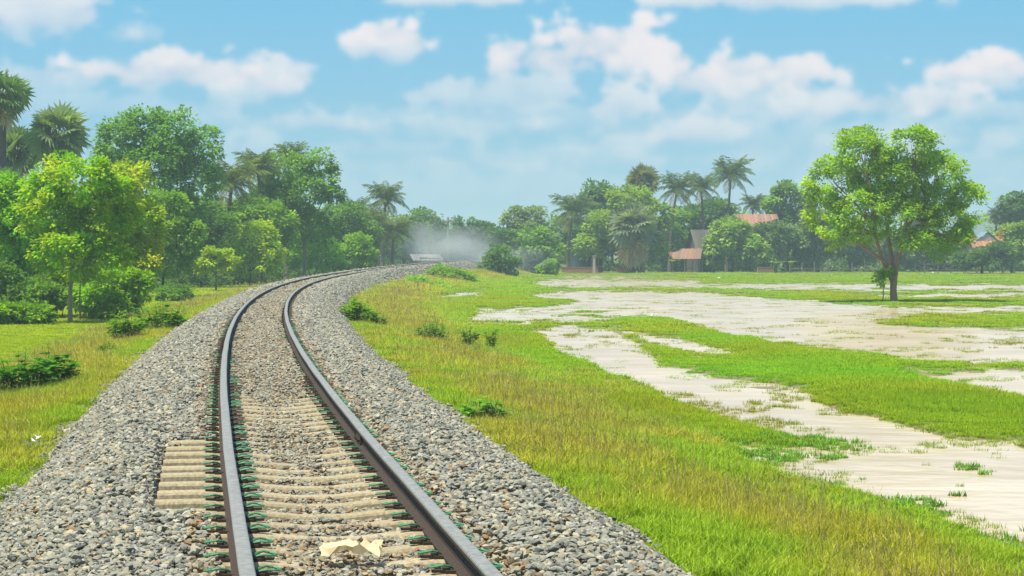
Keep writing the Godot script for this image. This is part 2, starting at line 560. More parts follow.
func stone_mesh(seed_: int) -> ArrayMesh:
	rng.seed = seed_
	var t := (1.0 + sqrt(5.0)) / 2.0
	var p := [Vector3(-1, t, 0), Vector3(1, t, 0), Vector3(-1, -t, 0), Vector3(1, -t, 0), Vector3(0, -1, t), Vector3(0, 1, t), Vector3(0, -1, -t), Vector3(0, 1, -t), Vector3(t, 0, -1), Vector3(t, 0, 1), Vector3(-t, 0, -1), Vector3(-t, 0, 1)]
	var cuts := []
	for k in 6:
		cuts.append([ball().normalized(), rnd(0.5, 0.78)])
	var stretch := Vector3(rnd(0.9, 1.35), rnd(0.6, 0.85), rnd(0.8, 1.0))
	for k in p.size():
		var q: Vector3 = p[k].normalized() * rnd(0.85, 1.12)
		for c in cuts:
			var over: float = q.dot(c[0]) - c[1]
			if over > 0.0:
				q -= c[0] * over
		p[k] = q * stretch * 0.5
	var s := Shape.new()
	for f in [[0, 11, 5], [0, 5, 1], [0, 1, 7], [0, 7, 10], [0, 10, 11], [1, 5, 9], [5, 11, 4], [11, 10, 2], [10, 7, 6], [7, 1, 8], [3, 9, 4], [3, 4, 2], [3, 2, 6], [3, 6, 8], [3, 8, 9], [4, 9, 5], [2, 4, 11], [6, 2, 10], [8, 6, 7], [9, 8, 1]]:
		s.tri(p[f[0]], p[f[1]], p[f[2]], Color.WHITE)
	return s.mesh()

func build_stones(ballast: Node) -> void:
	var kinds := []
	for k in 7:
		kinds.append(stone_mesh(100 + k))
	rng.seed = 77
	var buffers := []
	for k in 7:
		buffers.append(PackedFloat32Array())
	var largest := []
	for band in [[8.8, 26.0, 1250.0, 0.042], [26.0, 50.0, 760.0, 0.050], [50.0, 90.0, 360.0, 0.064], [90.0, 160.0, 130.0, 0.10], [160.0, 330.0, 45.0, 0.15]]:
		var count := int((band[1] - band[0]) * 4.9 * band[2])
		for n in count:
			var d := rnd(band[0], band[1])
			var o := rnd(-2.5, 2.5)
			var edge := ballast_edge(d, signf(o)) + 0.13 * absf(rng.randfn())
			if absf(o) > edge:
				continue
			var size: float = band[3] * rnd(0.55, 1.25) * (1.15 if absf(o) > 0.7 else 0.9)
			if absf(absf(o) - HALF) < 0.075 + size * 0.4:
				continue
			if absf(o) < 1.0 and d < 60.0:   # in the cribs between the sleepers
				var along := fposmod((d - 8.9) / (0.6 * 0.9935), 1.0)
				var away := minf(along, 1.0 - along) * 0.6
				var bare := 0.09
				var stray := 0.2
				if d > 20.0:
					stray = lerpf(0.2, 1.0, smoothstep(20.0, 34.0, d))
				if o < -0.62 and d > 14.6 and d < 20.4:
					stray = 0.05 + 0.5 * smoothstep(-0.9, -1.0, o)
				elif absf(o) > 0.75:
					stray = 0.3 + 0.6 * smoothstep(0.85, 1.0, absf(o))
				if absf(absf(o) - HALF) < 0.24:
					stray *= 0.25
				if away < bare and rng.randf() > stray:
					continue
			var y := bed_y(o, d) + rnd(-0.4, 0.25) * size
			var p := on_track(o, y, d)
			var turn := Basis.from_euler(Vector3(rnd(-0.5, 0.5), rnd(0, TAU), rnd(-0.5, 0.5))).scaled(Vector3.ONE * size)
			var pick := rng.randf()
			var tone := 0
			while STONE_ODDS[tone] < pick:
				tone += 1
			if absf(o) < 0.8 and rng.randf() < 0.55:
				tone = [6, 7, 4, 8, 10, 10][rng.randi() % 6] if rng.randf() < 0.7 else 6
			var kind := rng.randi() % 7
			if d < 13.2 and d > 11.0 and absf(p.x / d) < 0.21:
				largest.append([size / d, kind, tone, turn, p])
				continue
			var col: Color = STONES[tone] * rnd(0.85, 1.15)
			put(buffers[kind], turn, p, col)
	largest.sort_custom(func(a, b): return a[0] > b[0])
	for n in largest.size():
		var q = largest[n]
		if n < 300:
			part("stone", kinds[q[1]], mats["stone_%d" % q[2]], ballast).transform = Transform3D(q[3], q[4])
		else:
			put(buffers[q[1]], q[3], q[4], STONES[q[2]])
	for k in 7:
		scatter("loose_gravel", kinds[k], mats.stone_grey, buffers[k], ballast)

# ---------------------------------------------------------------- grass

func blade(s: Shape, at: Vector3, tall: float, wide: float, lean: float, col: Color, tip: Color) -> void:
	var a := rnd(0, TAU)
	var out := Vector3(cos(a), 0, sin(a))
	var side := Vector3(-out.z, 0, out.x).rotated(Vector3.UP, rnd(-0.9, 0.9)) * wide * 0.5
	var p1 := at + out * lean * tall * 0.28 + Vector3.UP * tall * 0.52
	var p2 := at + out * lean * tall * 0.95 + Vector3.UP * tall * (1.0 - 0.3 * lean)
	s.quad(at - side, at + side, p1 + side * 0.8, p1 - side * 0.8, col)
	s.tri(p1 - side * 0.8, p1 + side * 0.8, p2, tip)

func tuft(seed_: int, blades: int, radius: float, tall: float, wide: float, col: Color, tip: Color, seeds := 0) -> ArrayMesh:
	rng.seed = seed_
	var s := Shape.new()
	for k in blades:
		var a := rnd(0, TAU)
		var r := radius * sqrt(rng.randf())
		var v := rnd(0.75, 1.25)
		blade(s, Vector3(cos(a) * r, -0.02, sin(a) * r), tall * rnd(0.5, 1.15), wide * rnd(0.7, 1.2), rnd(0.1, 0.75), col * v, tip * v)
	for k in seeds:
		var a := rnd(0, TAU)
		var r := radius * sqrt(rng.randf())
		var foot := Vector3(cos(a) * r, 0, sin(a) * r)
		var top := foot + Vector3(rnd(-0.2, 0.2), rnd(1.0, 1.35), rnd(-0.2, 0.2)) * tall
		s.tube([foot, (foot + top) * 0.5 + Vector3(rnd(-0.02, 0.02), 0, 0), top], [wide * 0.2, wide * 0.16, wide * 0.12], 3, Color(0.36, 0.33, 0.11))
		var bend := top + Vector3(rnd(-0.025, 0.025), rnd(0.02, 0.05), rnd(-0.025, 0.025))
		s.tube([top, (top + bend) * 0.5, bend], [wide * 0.15, wide * 0.35, 0.001], 4, Color(0.52, 0.44, 0.20) * rnd(0.8, 1.2))
	return s.mesh()

func seen_x(d: float) -> float:   # how far to the side the country is planted
	return 0.235 * d + 1.5

func build_grass() -> void:
	var long_green := tuft(201, 34, 0.11, 0.21, 0.008, Color(0.21, 0.28, 0.014), Color(0.36, 0.41, 0.032))
	var long_straw := tuft(202, 30, 0.12, 0.22, 0.008, Color(0.28, 0.32, 0.015), Color(0.50, 0.48, 0.07), 3)
	var short_green := tuft(203, 34, 0.12, 0.17, 0.010, Color(0.18, 0.32, 0.010), Color(0.29, 0.44, 0.018))
	var leafy_weed := tuft(204, 18, 0.11, 0.16, 0.024, Color(0.11, 0.27, 0.03), Color(0.17, 0.36, 0.05))
	rng.seed = 300
	var buf := {"green": PackedFloat32Array(), "straw": PackedFloat32Array(), "short": PackedFloat32Array(), "paddy": PackedFloat32Array(), "weed": PackedFloat32Array(), "mown": PackedFloat32Array()}
	# the banks on both sides
	for band in [[9.5, 24.0, 75.0, 1.0, 1.0], [24.0, 45.0, 48.0, 1.25, 1.05], [45.0, 80.0, 26.0, 1.8, 1.15], [80.0, 140.0, 10.0, 3.0, 1.35], [140.0, 260.0, 3.2, 5.5, 1.8]]:
		for side in [-1.0, 1.0]:
			for n in int((band[1] - band[0]) * 5.4 * band[2]):
				var d := rnd(band[0], band[1])
				var o := rnd(1.75, 7.3)
				var edge := ballast_edge(d, side)
				if o < edge or (o < edge + 0.35 and rng.randf() < 0.6):
					continue
				if side < 0.0 and o > 5.4:
					continue
				var p := on_track(o * side, 0, d)
				if absf(p.x) > seen_x(-p.z) or sample(wets, p.x, -p.z) > -0.01:
					continue
				p.y = ground_y(p.x, -p.z)
				var n1 := patchy.get_noise_2d(p.x * 1.1, p.z * 0.55)
				var dry := clampf(0.52 + 0.9 * n1 - 0.28 * absf(o - 4.2) + 0.12, 0.0, 1.0)
				var wide: float = band[3] * rnd(0.8, 1.25)
				var tall: float = band[4] * rnd(0.7, 1.2) * lerpf(0.6, 1.0, smoothstep(edge, edge + 0.9, o)) * (lerpf(1.0, 0.6, smoothstep(5.0, 6.4, o)) if side > 0.0 else 1.0)
				var b := Basis(Vector3.UP, rnd(0, TAU)).scaled(Vector3(wide, tall, wide))
				var tone := rnd(0.8, 1.2)
				if rng.randf() < dry * (0.62 if side > 0.0 else 0.42):
					put(buf.straw, b, p, Color(tone, tone * rnd(0.92, 1.06), tone))
				elif o > 6.3:
					put(buf.short, b, p, Color(tone, tone, tone))
				else:
					put(buf.green, b, p, Color(tone * lerpf(0.85, 1.35, dry), tone * lerpf(1.1, 0.95, dry), tone))
	# paddies on the right
	for band in [[18.0, 45.0, 62.0, 1.0, 1.0], [45.0, 80.0, 30.0, 1.6, 1.0], [80.0, 150.0, 8.5, 3.0, 1.15], [150.0, 285.0, 2.2, 6.0, 1.4]]:
		var reach := seen_x(band[1]) + 12.0
		for n in int((band[1] - band[0]) * reach * band[2]):
			var d := rnd(band[0], band[1])
			var x := track_x(d) + 5.8 + rng.randf() * reach
			if x > seen_x(d):
				continue
			var wet := sample(wets, x, d)
			var keep := 1.0
			if wet > -0.02:
				var reed := patchy.get_noise_2d(x * 2.2 + 200.0, d * 0.9)
				keep = 0.0 if wet > 0.35 + 0.002 * d else clampf(0.42 + reed * 1.9 - wet * 1.5, 0.0, 0.5)
				if d > 60.0:
					keep = maxf(keep * 0.6, 0.34 * smoothstep(0.05, 0.4, reed)) if wet < 2.5 else 0.0
			if rng.randf() > keep:
				continue
			if d > 215.0 and rng.randf() < 0.55 + patchy.get_noise_2d(x * 0.03, d * 0.3):
				continue
			var y := maxf(ground_y(x, d), -0.03)
			var wide: float = band[3] * rnd(0.8, 1.2)
			var lush := patchy.get_noise_2d(x * 0.35 + 60.0, d * 0.2)
			var tall: float = band[4] * rnd(0.7, 1.2) * (1.0 + 0.5 * lush) * (0.75 if d > 150.0 else 1.0) * lerpf(0.5, 1.0, smoothstep(0.05, 0.7, -wet))
			var b := Basis(Vector3.UP, rnd(0, TAU)).scaled(Vector3(wide, tall, wide))
			var tone := rnd(0.82, 1.18)
			if wet > 0.03:
				tone *= 0.7
				b = b.scaled(Vector3(0.7, 1.25 if d < 80.0 else 0.95, 0.7))
			put(buf.paddy, b, Vector3(x, y, -d), Color(tone * (1.08 + 0.4 * lush), tone * (1.05 - 0.15 * lush), tone))
	# mown meadow on the left
	for band in [[40.0, 75.0, 22.0, 1.7, 0.5], [75.0, 130.0, 8.0, 3.0, 0.6], [130.0, 230.0, 1.6, 6.5, 1.1]]:
		for n in int((band[1] - band[0]) * 14.0 * band[2]):
			var d := rnd(band[0], band[1])
			var x := track_x(d) - 5.2 - rng.randf() * 14.0
			if x < -seen_x(d):
				continue
			var wide: float = band[3] * rnd(0.8, 1.2)
			var b := Basis(Vector3.UP, rnd(0, TAU)).scaled(Vector3(wide, band[4] * rnd(0.7, 1.2), wide))
			var tone := rnd(0.85, 1.15)
			put(buf.mown, b, Vector3(x, ground_y(x, d), -d), Color(tone * 1.3, tone * 1.08, tone))
	# creeping weeds along the near pond's edge
	for n in 9000:
		var d := rnd(21.0, 36.0)
		var x := rnd(2.0, 9.0)
		var wet := sample(wets, x, d)
		var o := x - track_x(d)
		if o > 8.2 + 1.6 * patchy.get_noise_2d(x, d) or wet < -0.15 or wet > 0.8:
			continue
		var clump := patchy.get_noise_2d(x * 3.0, d * 1.6)
		if rng.randf() > clampf(0.6 - wet * 1.7 + clump * 1.5, 0.0, 0.75):
			continue
		var b := Basis(Vector3.UP, rnd(0, TAU)).scaled(Vector3.ONE * rnd(0.4, 0.85))
		var tone := rnd(0.7, 1.2)
		put(buf.weed, b, Vector3(x, maxf(ground_y(x, d), -0.02), -d), Color(tone, tone, tone))
	tag(scatter("bank_grass", long_green, mats.grass_blade, buf.green, self), "long green grass covering both railway banks", "grass")
	tag(scatter("seeding_grass", long_straw, mats.grass_blade, buf.straw, self), "olive and straw coloured seeding grass on the railway banks", "grass")
	tag(scatter("margin_grass", short_green, mats.grass_blade, buf.short, self), "short bright grass along the foot of the railway bank", "grass")
	tag(scatter("paddy_grass", short_green, mats.grass_blade, buf.paddy, self), "bright yellow green grass and shoots in the flooded paddies", "grass")
	tag(scatter("meadow_grass", short_green, mats.grass_blade, buf.mown, self), "short yellow green meadow grass left of the railway", "grass")
	tag(scatter("pond_weeds", leafy_weed, mats.grass_blade, buf.weed, self), "small dark leafy weeds creeping over the edge of the near pond", "weeds")

# ---------------------------------------------------------------- trees

func leaf(s: Shape, at: Vector3, along: Vector3, side: Vector3, long: float, wide: float, col: Color) -> void:
	var k := s.v.size()
	s.v.append(at)
	s.v.append(at + along * long * 0.5 + side * wide)
	s.v.append(at + along * long - Vector3(0, long * 0.15, 0))
	s.v.append(at + along * long * 0.5 - side * wide)
	s.c.append(col); s.c.append(col); s.c.append(col); s.c.append(col)
	s.i.append(k); s.i.append(k + 1); s.i.append(k + 2); s.i.append(k); s.i.append(k + 2); s.i.append(k + 3)

# blobs: [centre, radii] of the crown's boughs. look: leaf size, leaves, colours, clump size, share of clumps left out
func crown_shape(blobs: Array, size: float, leaves: int, col: Color, alt: Color, clump: float, thin := 0.0) -> Shape:
	var s := Shape.new()
	var total := 0.0
	leaves = int(leaves * 1.9)
	thin *= 0.7
	for b in blobs:
		total += b[1].x * b[1].y
	for b in blobs:
		var r: Vector3 = b[1]
		var share: float = leaves * r.x * r.y / total
		var clumps := maxi(6, int(1.9 * (r.x * r.y + r.x * r.z + r.y * r.z) / (clump * clump)))
		var each := maxi(4, int(share / clumps))
		for n in clumps:
			var dir := ball()
			dir = dir.normalized() * lerpf(dir.length(), 1.0, 0.65)
			if dir.y < -0.35 and rng.randf() < 0.55:
				dir.y = -dir.y
			if rng.randf() < thin:
				continue
			var at: Vector3 = b[0] + dir * r * rnd(0.82, 1.06)
			var cr := clump * rnd(0.6, 1.25)
			var tone := col.lerp(alt, clampf(rng.randfn(0.35, 0.3), 0.0, 1.0)) * rnd(1.75, 2.5) * Color(1.22, 1.12, 0.85)
			for q in each:
				var p := ball()
				var pos := at + p * Vector3(cr, cr * 0.7, cr)
				var along := (p + dir * 0.8 + Vector3(rnd(-0.7, 0.7), rnd(-0.9, 0.3), rnd(-0.7, 0.7))).normalized()
				var side := along.cross(Vector3(rnd(-0.6, 0.6), 1.0, rnd(-0.6, 0.6))).normalized()
				leaf(s, pos, along, side, size * rnd(0.7, 1.3), size * rnd(0.28, 0.46), tone * rnd(0.8, 1.22))
	return s

func limb(s: Shape, from: Vector3, to: Vector3, r0: float, r1: float, col: Color, sides := 6) -> void:
	var mid := from.lerp(to, 0.5) + Vector3(rnd(-1, 1), rnd(-0.2, 0.6), rnd(-1, 1)) * from.distance_to(to) * 0.07
	s.tube([from, from.lerp(mid, 0.5) + Vector3(rnd(-0.03, 0.03), 0, 0), mid, mid.lerp(to, 0.5), to], [r0, lerpf(r0, r1, 0.3), lerpf(r0, r1, 0.5), lerpf(r0, r1, 0.75), r1], sides, col)

func tree(called: String, label: String, category: String, at: Vector3, blobs: Array, look: Dictionary, group := "") -> Node3D:
	rng.seed = hash(label)
	var t := thing(called, on_ground(at), label, category, group)
	var low := 1e9
	var center := Vector3.ZERO
	for b in blobs:
		low = minf(low, b[0].y - b[1].y * 0.6)
		center += b[0] / blobs.size()
	var wood := Shape.new()
	var bark: Color = look.get("bark", Color(0.16, 0.12, 0.085))
	var girth: float = look.get("girth", 0.03 * center.y + 0.04) * 0.8
	if look.get("stems", 1) > 1:
		for k in look.stems:
			var b = blobs[k % blobs.size()]
			limb(wood, Vector3(rnd(-0.3, 0.3), 0, rnd(-0.3, 0.3)), b[0], girth, girth * 0.3, bark, 5)
	else:
		var fork := Vector3(center.x * 0.25, maxf(low * look.get("fork", 0.9), 0.3), center.z * 0.25)
		wood.tube([Vector3(0, -0.1, 0), Vector3(0, 0.15, 0), fork * 0.5 + Vector3(rnd(-0.05, 0.05), 0, 0), fork], [girth * 1.5, girth * 1.1, girth * 0.95, girth * 0.8], 8, bark)
		for b in blobs:
			limb(wood, fork, b[0], girth * 0.55, girth * 0.12, bark)
			for k in 3:
				limb(wood, fork.lerp(b[0], rnd(0.55, 0.9)), b[0] + ball() * b[1] * 0.8, girth * 0.16, girth * 0.05, bark, 4)
	part("trunk" if look.get("stems", 1) == 1 else "stems", wood.mesh(), mats.bark, t)
	var s := crown_shape(blobs, look.leaf, look.n, look.col, look.alt, look.clump, look.get("thin", 0.0))
	part(look.get("part", "crown"), s.mesh(), mats.leaf, t)
	return t

func frond(s: Shape, from: Vector3, dir: Vector3, long: float, droop: float, col: Color) -> void:
	var pts := []
	var n := 9
	var p := from
	var v := dir.normalized()
	for k in n:
		pts.append(p)
		p += v * long / (n - 1)
		v = (v + Vector3.DOWN * droop / n * (0.4 + 1.6 * k / n)).normalized()
	var rr := []
	for k in n:
		rr.append(0.035 * (1.0 - 0.8 * k / n))
	s.tube(pts, rr, 3, Color(0.22, 0.22, 0.06))
	for k in range(1, n):
		for half in 3:
			var t: float = half / 3.0
			var q: Vector3 = pts[k - 1].lerp(pts[k], t)
			var along: Vector3 = (pts[k] - pts[k - 1]).normalized()
			var side := along.cross(Vector3.UP).normalized()
			var reach := long * 0.29 * sin(PI * clampf((k - 1 + t) / (n - 1.0) * 0.86 + 0.12, 0.0, 1.0))
			for sgn in [-1.0, 1.0]:
				var out: Vector3 = (side * sgn + along * 0.65 + Vector3.DOWN * rnd(0.15, 0.75)).normalized()
				leaf(s, q, out, along, reach * rnd(0.85, 1.1), long * 0.017, col * rnd(1.2, 2.0))

func coconut(label: String, crown_at: Vector3, reach: float, lean: float, tone: Color, group := "coconut palms among the trees") -> void:
	rng.seed = hash(label)
	var base := Vector3(crown_at.x - lean, 0, crown_at.z)
	base = on_ground(base)
	var t := thing("coconut_palm", base, label, "palm tree", group)
	var top := crown_at - base
	var w := Shape.new()
	var pts := []
	var rr := []
	for k in 8:
		var u := k / 7.0
		pts.append(Vector3(top.x * u * u, top.y * u, rnd(-0.05, 0.05)))
		rr.append(lerpf(0.21, 0.12, u) + (0.08 if k == 0 else 0.0))
	w.tube(pts, rr, 7, Color(0.24, 0.21, 0.17))
	part("trunk", w.mesh(), mats.bark, t)
	var s := Shape.new()
	var count := 28
	for k in count:
		var a := k * 2.39996 + rnd(-0.2, 0.2)
		var u := (k + 0.5) / count
		var up := lerpf(2.3, -0.6, u)
		frond(s, top, Vector3(cos(a), up, sin(a)), reach * 1.25 * rnd(0.8, 1.15) * lerpf(0.9, 1.1, sin(PI * u)), lerpf(1.4, 2.3, u), tone if u < 0.88 else Color(0.20, 0.15, 0.06))
	part("crown", s.mesh(), mats.leaf, t)
	var nuts := Shape.new()
	for k in 7:
		var a := TAU * k / 7.0
		var at := top + Vector3(cos(a) * 0.25, rnd(-0.5, -0.2), sin(a) * 0.25)
		nuts.tube([at + Vector3.UP * 0.14, at + Vector3.UP * 0.07, at - Vector3.UP * 0.06, at - Vector3.UP * 0.14], [0.01, 0.11, 0.11, 0.01], 6, Color(0.22, 0.20, 0.06))
	part("coconuts", nuts.mesh(), mats.bark, t)

func palmyra(label: String, crown_at: Vector3, r: float, skirt: int, tone: Color, group := "palmyra palms among the trees", lean := 0.0) -> void:
	rng.seed = hash(label)
	var base := on_ground(Vector3(crown_at.x - lean, 0, crown_at.z))
	var t := thing("palmyra_palm", base, label, "palm tree", group)
	var top := crown_at - base
	var w := Shape.new()
	w.tube([Vector3.ZERO, Vector3(top.x * 0.1, 0.4, 0), top * Vector3(0.5, 0.5, 1), top], [0.42, 0.30, 0.24, 0.26], 8, Color(0.13, 0.115, 0.10))
	part("trunk", w.mesh(), mats.bark, t)
	var s := Shape.new()
	var dead := Shape.new()
	var count := 52
	for k in count + skirt:
		var old := k >= count
		var dir: Vector3
		if old:
			var a := rnd(0, TAU)
			dir = Vector3(cos(a) * 0.55, -1.0, sin(a) * 0.55).normalized()
		else:
			var y := 1.0 - 1.9 * (k + 0.5) / count
			var a := k * 2.39996
			dir = Vector3(cos(a) * sqrt(maxf(0.0, 1 - y * y)), y, sin(a) * sqrt(maxf(0.0, 1 - y * y)))
		var stalk: float = r * rnd(0.42, 0.62)
		var hub: Vector3 = top + dir * stalk
		if old:
			hub = top + Vector3(0, -rnd(0.0, 1.0) * r * 0.9, 0) + dir * stalk * 0.6
		var target := s if not old else dead
		target.tube([top + Vector3(0, -0.2 if not old else -0.5, 0), hub], [0.035, 0.025], 3, Color(0.20, 0.19, 0.09))
		var side := dir.cross(ball()).normalized()
		var fan: float = r * rnd(0.46, 0.62)
		var col := (tone if not old else Color(0.30, 0.24, 0.15)) * rnd(1.5, 2.4)
		for q in 13:
			var a := lerpf(-1.9, 1.9, q / 12.0)
			var out := (dir * cos(a) + side * sin(a)).normalized()
			var across := out.cross(dir.cross(side)).normalized()
			leaf(target, hub, (out + Vector3.DOWN * rnd(0.0, 0.15)).normalized(), across, fan * rnd(0.85, 1.1), fan * 0.10, col * rnd(0.85, 1.15))
	part("crown", s.mesh(), mats.leaf, t)
	if skirt > 0:
		part("dead_fronds", dead.mesh(), mats.leaf, t)

const BRIGHT := Color(0.135, 0.235, 0.012)
const LIME := Color(0.22, 0.30, 0.015)
const MID := Color(0.085, 0.165, 0.022)
const DARK := Color(0.05, 0.11, 0.025)
const GREYED := Color(0.085, 0.13, 0.05)
const OLIVE := Color(0.15, 0.15, 0.025)

func build_trees() -> void:
	# the tree that stands alone in the paddies
	var lone := thing("paddy_tree", on_ground(Vector3(19.51, 0.00, -127.35)), "broad leafy tree standing alone on a grass strip in the flooded field", "tree")
	rng.seed = 4711
	var boughs: Array = [[Vector3(-1.80, 7.69, 0.22), Vector3(1.43, 1.12, 1.36)], [Vector3(-3.07, 6.17, -0.55), Vector3(1.38, 1.22, 1.31)], [Vector3(0.96, 7.90, 0.49), Vector3(1.12, 1.02, 1.07)], [Vector3(-0.11, 6.37, -0.42), Vector3(1.73, 1.12, 1.65)], [Vector3(2.28, 6.47, -0.11), Vector3(1.43, 1.12, 1.36)], [Vector3(3.72, 4.94, 0.27), Vector3(0.76, 1.22, 0.73)], [Vector3(-3.62, 4.64, -0.41), Vector3(0.92, 0.92, 0.87)], [Vector3(-1.69, 4.74, 0.46), Vector3(1.53, 1.02, 1.45)], [Vector3(0.51, 4.33, 0.00), Vector3(1.43, 1.02, 1.36)], [Vector3(2.55, 4.13, -0.40), Vector3(1.33, 1.02, 1.26)], [Vector3(-3.01, 3.41, 0.30), Vector3(0.66, 0.56, 0.63)], [Vector3(1.89, 2.90, -0.36), Vector3(1.02, 0.61, 0.97)], [Vector3(-1.38, 3.62, 0.06), Vector3(0.82, 0.61, 0.78)], [Vector3(3.42, 3.21, 0.15), Vector3(0.61, 0.56, 0.58)], [Vector3(-0.78, 7.39, -0.44), Vector3(1.02, 0.82, 0.97)], [Vector3(0.87, 3.11, 0.41), Vector3(1.02, 0.56, 0.97)], [Vector3(-0.26, 5.25, -0.23), Vector3(1.53, 0.82, 1.45)], [Vector3(1.78, 5.25, -0.23), Vector3(1.33, 0.82, 1.26)]]
	var wood := Shape.new()
	var bark := Color(0.48, 0.32, 0.19)
	wood.tube([Vector3(-0.05, -0.1, 0), Vector3(-0.05, 0.2, 0), Vector3(-0.08, 0.7, 0), Vector3(-0.05, 1.15, 0)], [0.32, 0.20, 0.175, 0.19], 9, bark)
	var forks := [Vector3(-1.05, 3.5, 0.1), Vector3(0.5, 3.7, 0.3), Vector3(-0.3, 3.6, -0.7)]
	for f in forks:
		limb(wood, Vector3(-0.05, 0.95, 0), f, 0.125, 0.085, bark, 8)
	limb(wood, Vector3(-0.3, 1.9, 0), Vector3(-2.2, 3.2, 0.4), 0.09, 0.05, bark)
	for k in boughs.size():
		var near: Vector3 = forks[0]
		for f in forks:
			if f.distance_to(boughs[k][0]) < near.distance_to(boughs[k][0]):
				near = f
		limb(wood, near, boughs[k][0], 0.085, 0.03, bark)
		for q in 5:
			limb(wood, near.lerp(boughs[k][0], rnd(0.5, 1.0)), boughs[k][0] + ball() * boughs[k][1], 0.035, 0.012, bark, 4)
	part("trunk", wood.mesh(), mats.bark, lone)
	part("crown", crown_shape(boughs, 0.155, 30000, Color(0.105, 0.20, 0.010), Color(0.18, 0.28, 0.014), 0.42, 0.2).mesh(), mats.leaf, lone)
	tree("sapling", "thin leafy sapling growing against the lone tree's trunk", "sapling", Vector3(18.84, 0.00, -127.00), [[Vector3(-0.10, 1.23, -0.03), Vector3(0.36, 0.30, 0.34)], [Vector3(0.26, 1.48, -0.06), Vector3(0.25, 0.20, 0.24)]], {"leaf": 0.16, "n": 260, "col": MID, "alt": BRIGHT, "clump": 0.2, "girth": 0.03, "thin": 0.2})

	# left of the line, nearest first
	var g := "trees along the left side of the railway"
	tree("roadside_tree", "slender pale trunked tree with yellow green leaves at meadow edge", "tree", Vector3(-15.91, 0.00, -90.00), [[Vector3(0.19, 5.15, 0.45), Vector3(1.30, 0.94, 1.23)], [Vector3(-0.57, 3.78, -0.08), Vector3(1.30, 1.08, 1.23)], [Vector3(1.08, 3.92, -0.31), Vector3(1.22, 1.15, 1.16)], [Vector3(0.14, 2.48, 0.60), Vector3(1.37, 0.86, 1.30)], [Vector3(1.52, 4.64, -0.31), Vector3(0.79, 0.79, 0.75)], [Vector3(-0.86, 4.86, 0.11), Vector3(0.79, 0.65, 0.75)], [Vector3(1.22, 2.27, 0.17), Vector3(0.94, 0.79, 0.89)]], {"leaf": 0.16, "n": 12000, "col": Color(0.105, 0.225, 0.010), "alt": Color(0.21, 0.26, 0.010), "clump": 0.36, "girth": 0.10, "fork": 1.25, "bark": Color(0.55, 0.47, 0.36), "thin": 0.1}, g)
	tree("roadside_tree", "green tree at the picture's left edge behind the meadow", "tree", Vector3(-19.48, 0.00, -99.00), [[Vector3(0.08, 3.69, 0.49), Vector3(1.19, 1.35, 1.13)], [Vector3(-0.56, 2.46, -0.20), Vector3(1.11, 1.11, 1.05)], [Vector3(0.79, 2.22, -0.14), Vector3(0.95, 0.95, 0.90)], [Vector3(-0.23, 4.84, 0.38), Vector3(0.95, 0.71, 0.90)], [Vector3(-1.18, 4.09, -0.41), Vector3(0.95, 1.19, 0.90)], [Vector3(-0.40, 1.27, 0.28), Vector3(1.11, 0.63, 1.05)]], {"leaf": 0.16, "n": 9000, "col": Color(0.09, 0.21, 0.015), "alt": Color(0.16, 0.27, 0.015), "clump": 0.36, "girth": 0.08, "thin": 0.1}, g)
	tree("roadside_tree", "olive brown leaved slim tree just right of the pale trunked one", "tree", Vector3(-15.39, 0.00, -101.00), [[Vector3(-0.20, 5.36, -0.32), Vector3(0.89, 1.05, 0.84)], [Vector3(-0.60, 3.99, 0.43), Vector3(0.97, 1.13, 0.92)], [Vector3(0.45, 3.59, -0.24), Vector3(0.81, 1.13, 0.77)], [Vector3(-0.28, 2.38, -0.01), Vector3(1.05, 0.89, 1.00)], [Vector3(0.36, 1.97, 0.25), Vector3(0.81, 0.73, 0.77)]], {"leaf": 0.16, "n": 7500, "col": Color(0.13, 0.22, 0.015), "alt": Color(0.24, 0.25, 0.02), "clump": 0.36, "girth": 0.07, "bark": Color(0.30, 0.25, 0.18), "thin": 0.15}, g)
	tree("roadside_tree", "slim sapling with pale stem beside the pale trunked tree", "tree", Vector3(-16.07, 0.00, -93.00), [[Vector3(0.15, 3.07, -0.27), Vector3(0.60, 0.67, 0.57)], [Vector3(-0.08, 2.03, 0.15), Vector3(0.52, 0.45, 0.49)]], {"leaf": 0.15, "n": 1100, "col": BRIGHT, "alt": LIME, "clump": 0.3, "girth": 0.04, "bark": Color(0.34, 0.29, 0.21), "thin": 0.15}, g)
	var b := "bushes along the left side of the railway"
	var bush := {"leaf": 0.15, "n": 2600, "col": BRIGHT, "alt": MID, "clump": 0.3, "girth": 0.03, "stems": 7, "part": "foliage"}
	tree("bush", "bright green thicket around the foot of the pale trunked tree", "bush", Vector3(-15.20, 0.00, -95.00), [[Vector3(0.07, 1.10, -0.40), Vector3(0.99, 0.76, 0.94)], [Vector3(-0.69, 0.80, 0.30), Vector3(0.68, 0.61, 0.65)], [Vector3(0.91, 1.26, -0.13), Vector3(0.53, 0.61, 0.51)], [Vector3(0.15, 0.50, -0.07), Vector3(0.84, 0.46, 0.79)]], bush.merged({"n": 4200, "col": Color(0.10, 0.22, 0.01), "alt": Color(0.15, 0.23, 0.012)}, true), b)
	tree("bush", "dark thicket under the green tree at the left edge", "bush", Vector3(-18.97, 0.00, -96.00), [[Vector3(-0.16, 1.09, -0.36), Vector3(1.08, 0.61, 1.02)], [Vector3(1.07, 0.86, 0.35), Vector3(0.77, 0.54, 0.73)], [Vector3(-0.93, 1.55, -0.28), Vector3(0.84, 0.77, 0.80)], [Vector3(0.45, 0.63, 0.03), Vector3(0.92, 0.46, 0.88)]], bush.merged({"col": DARK, "alt": MID}, true), b)
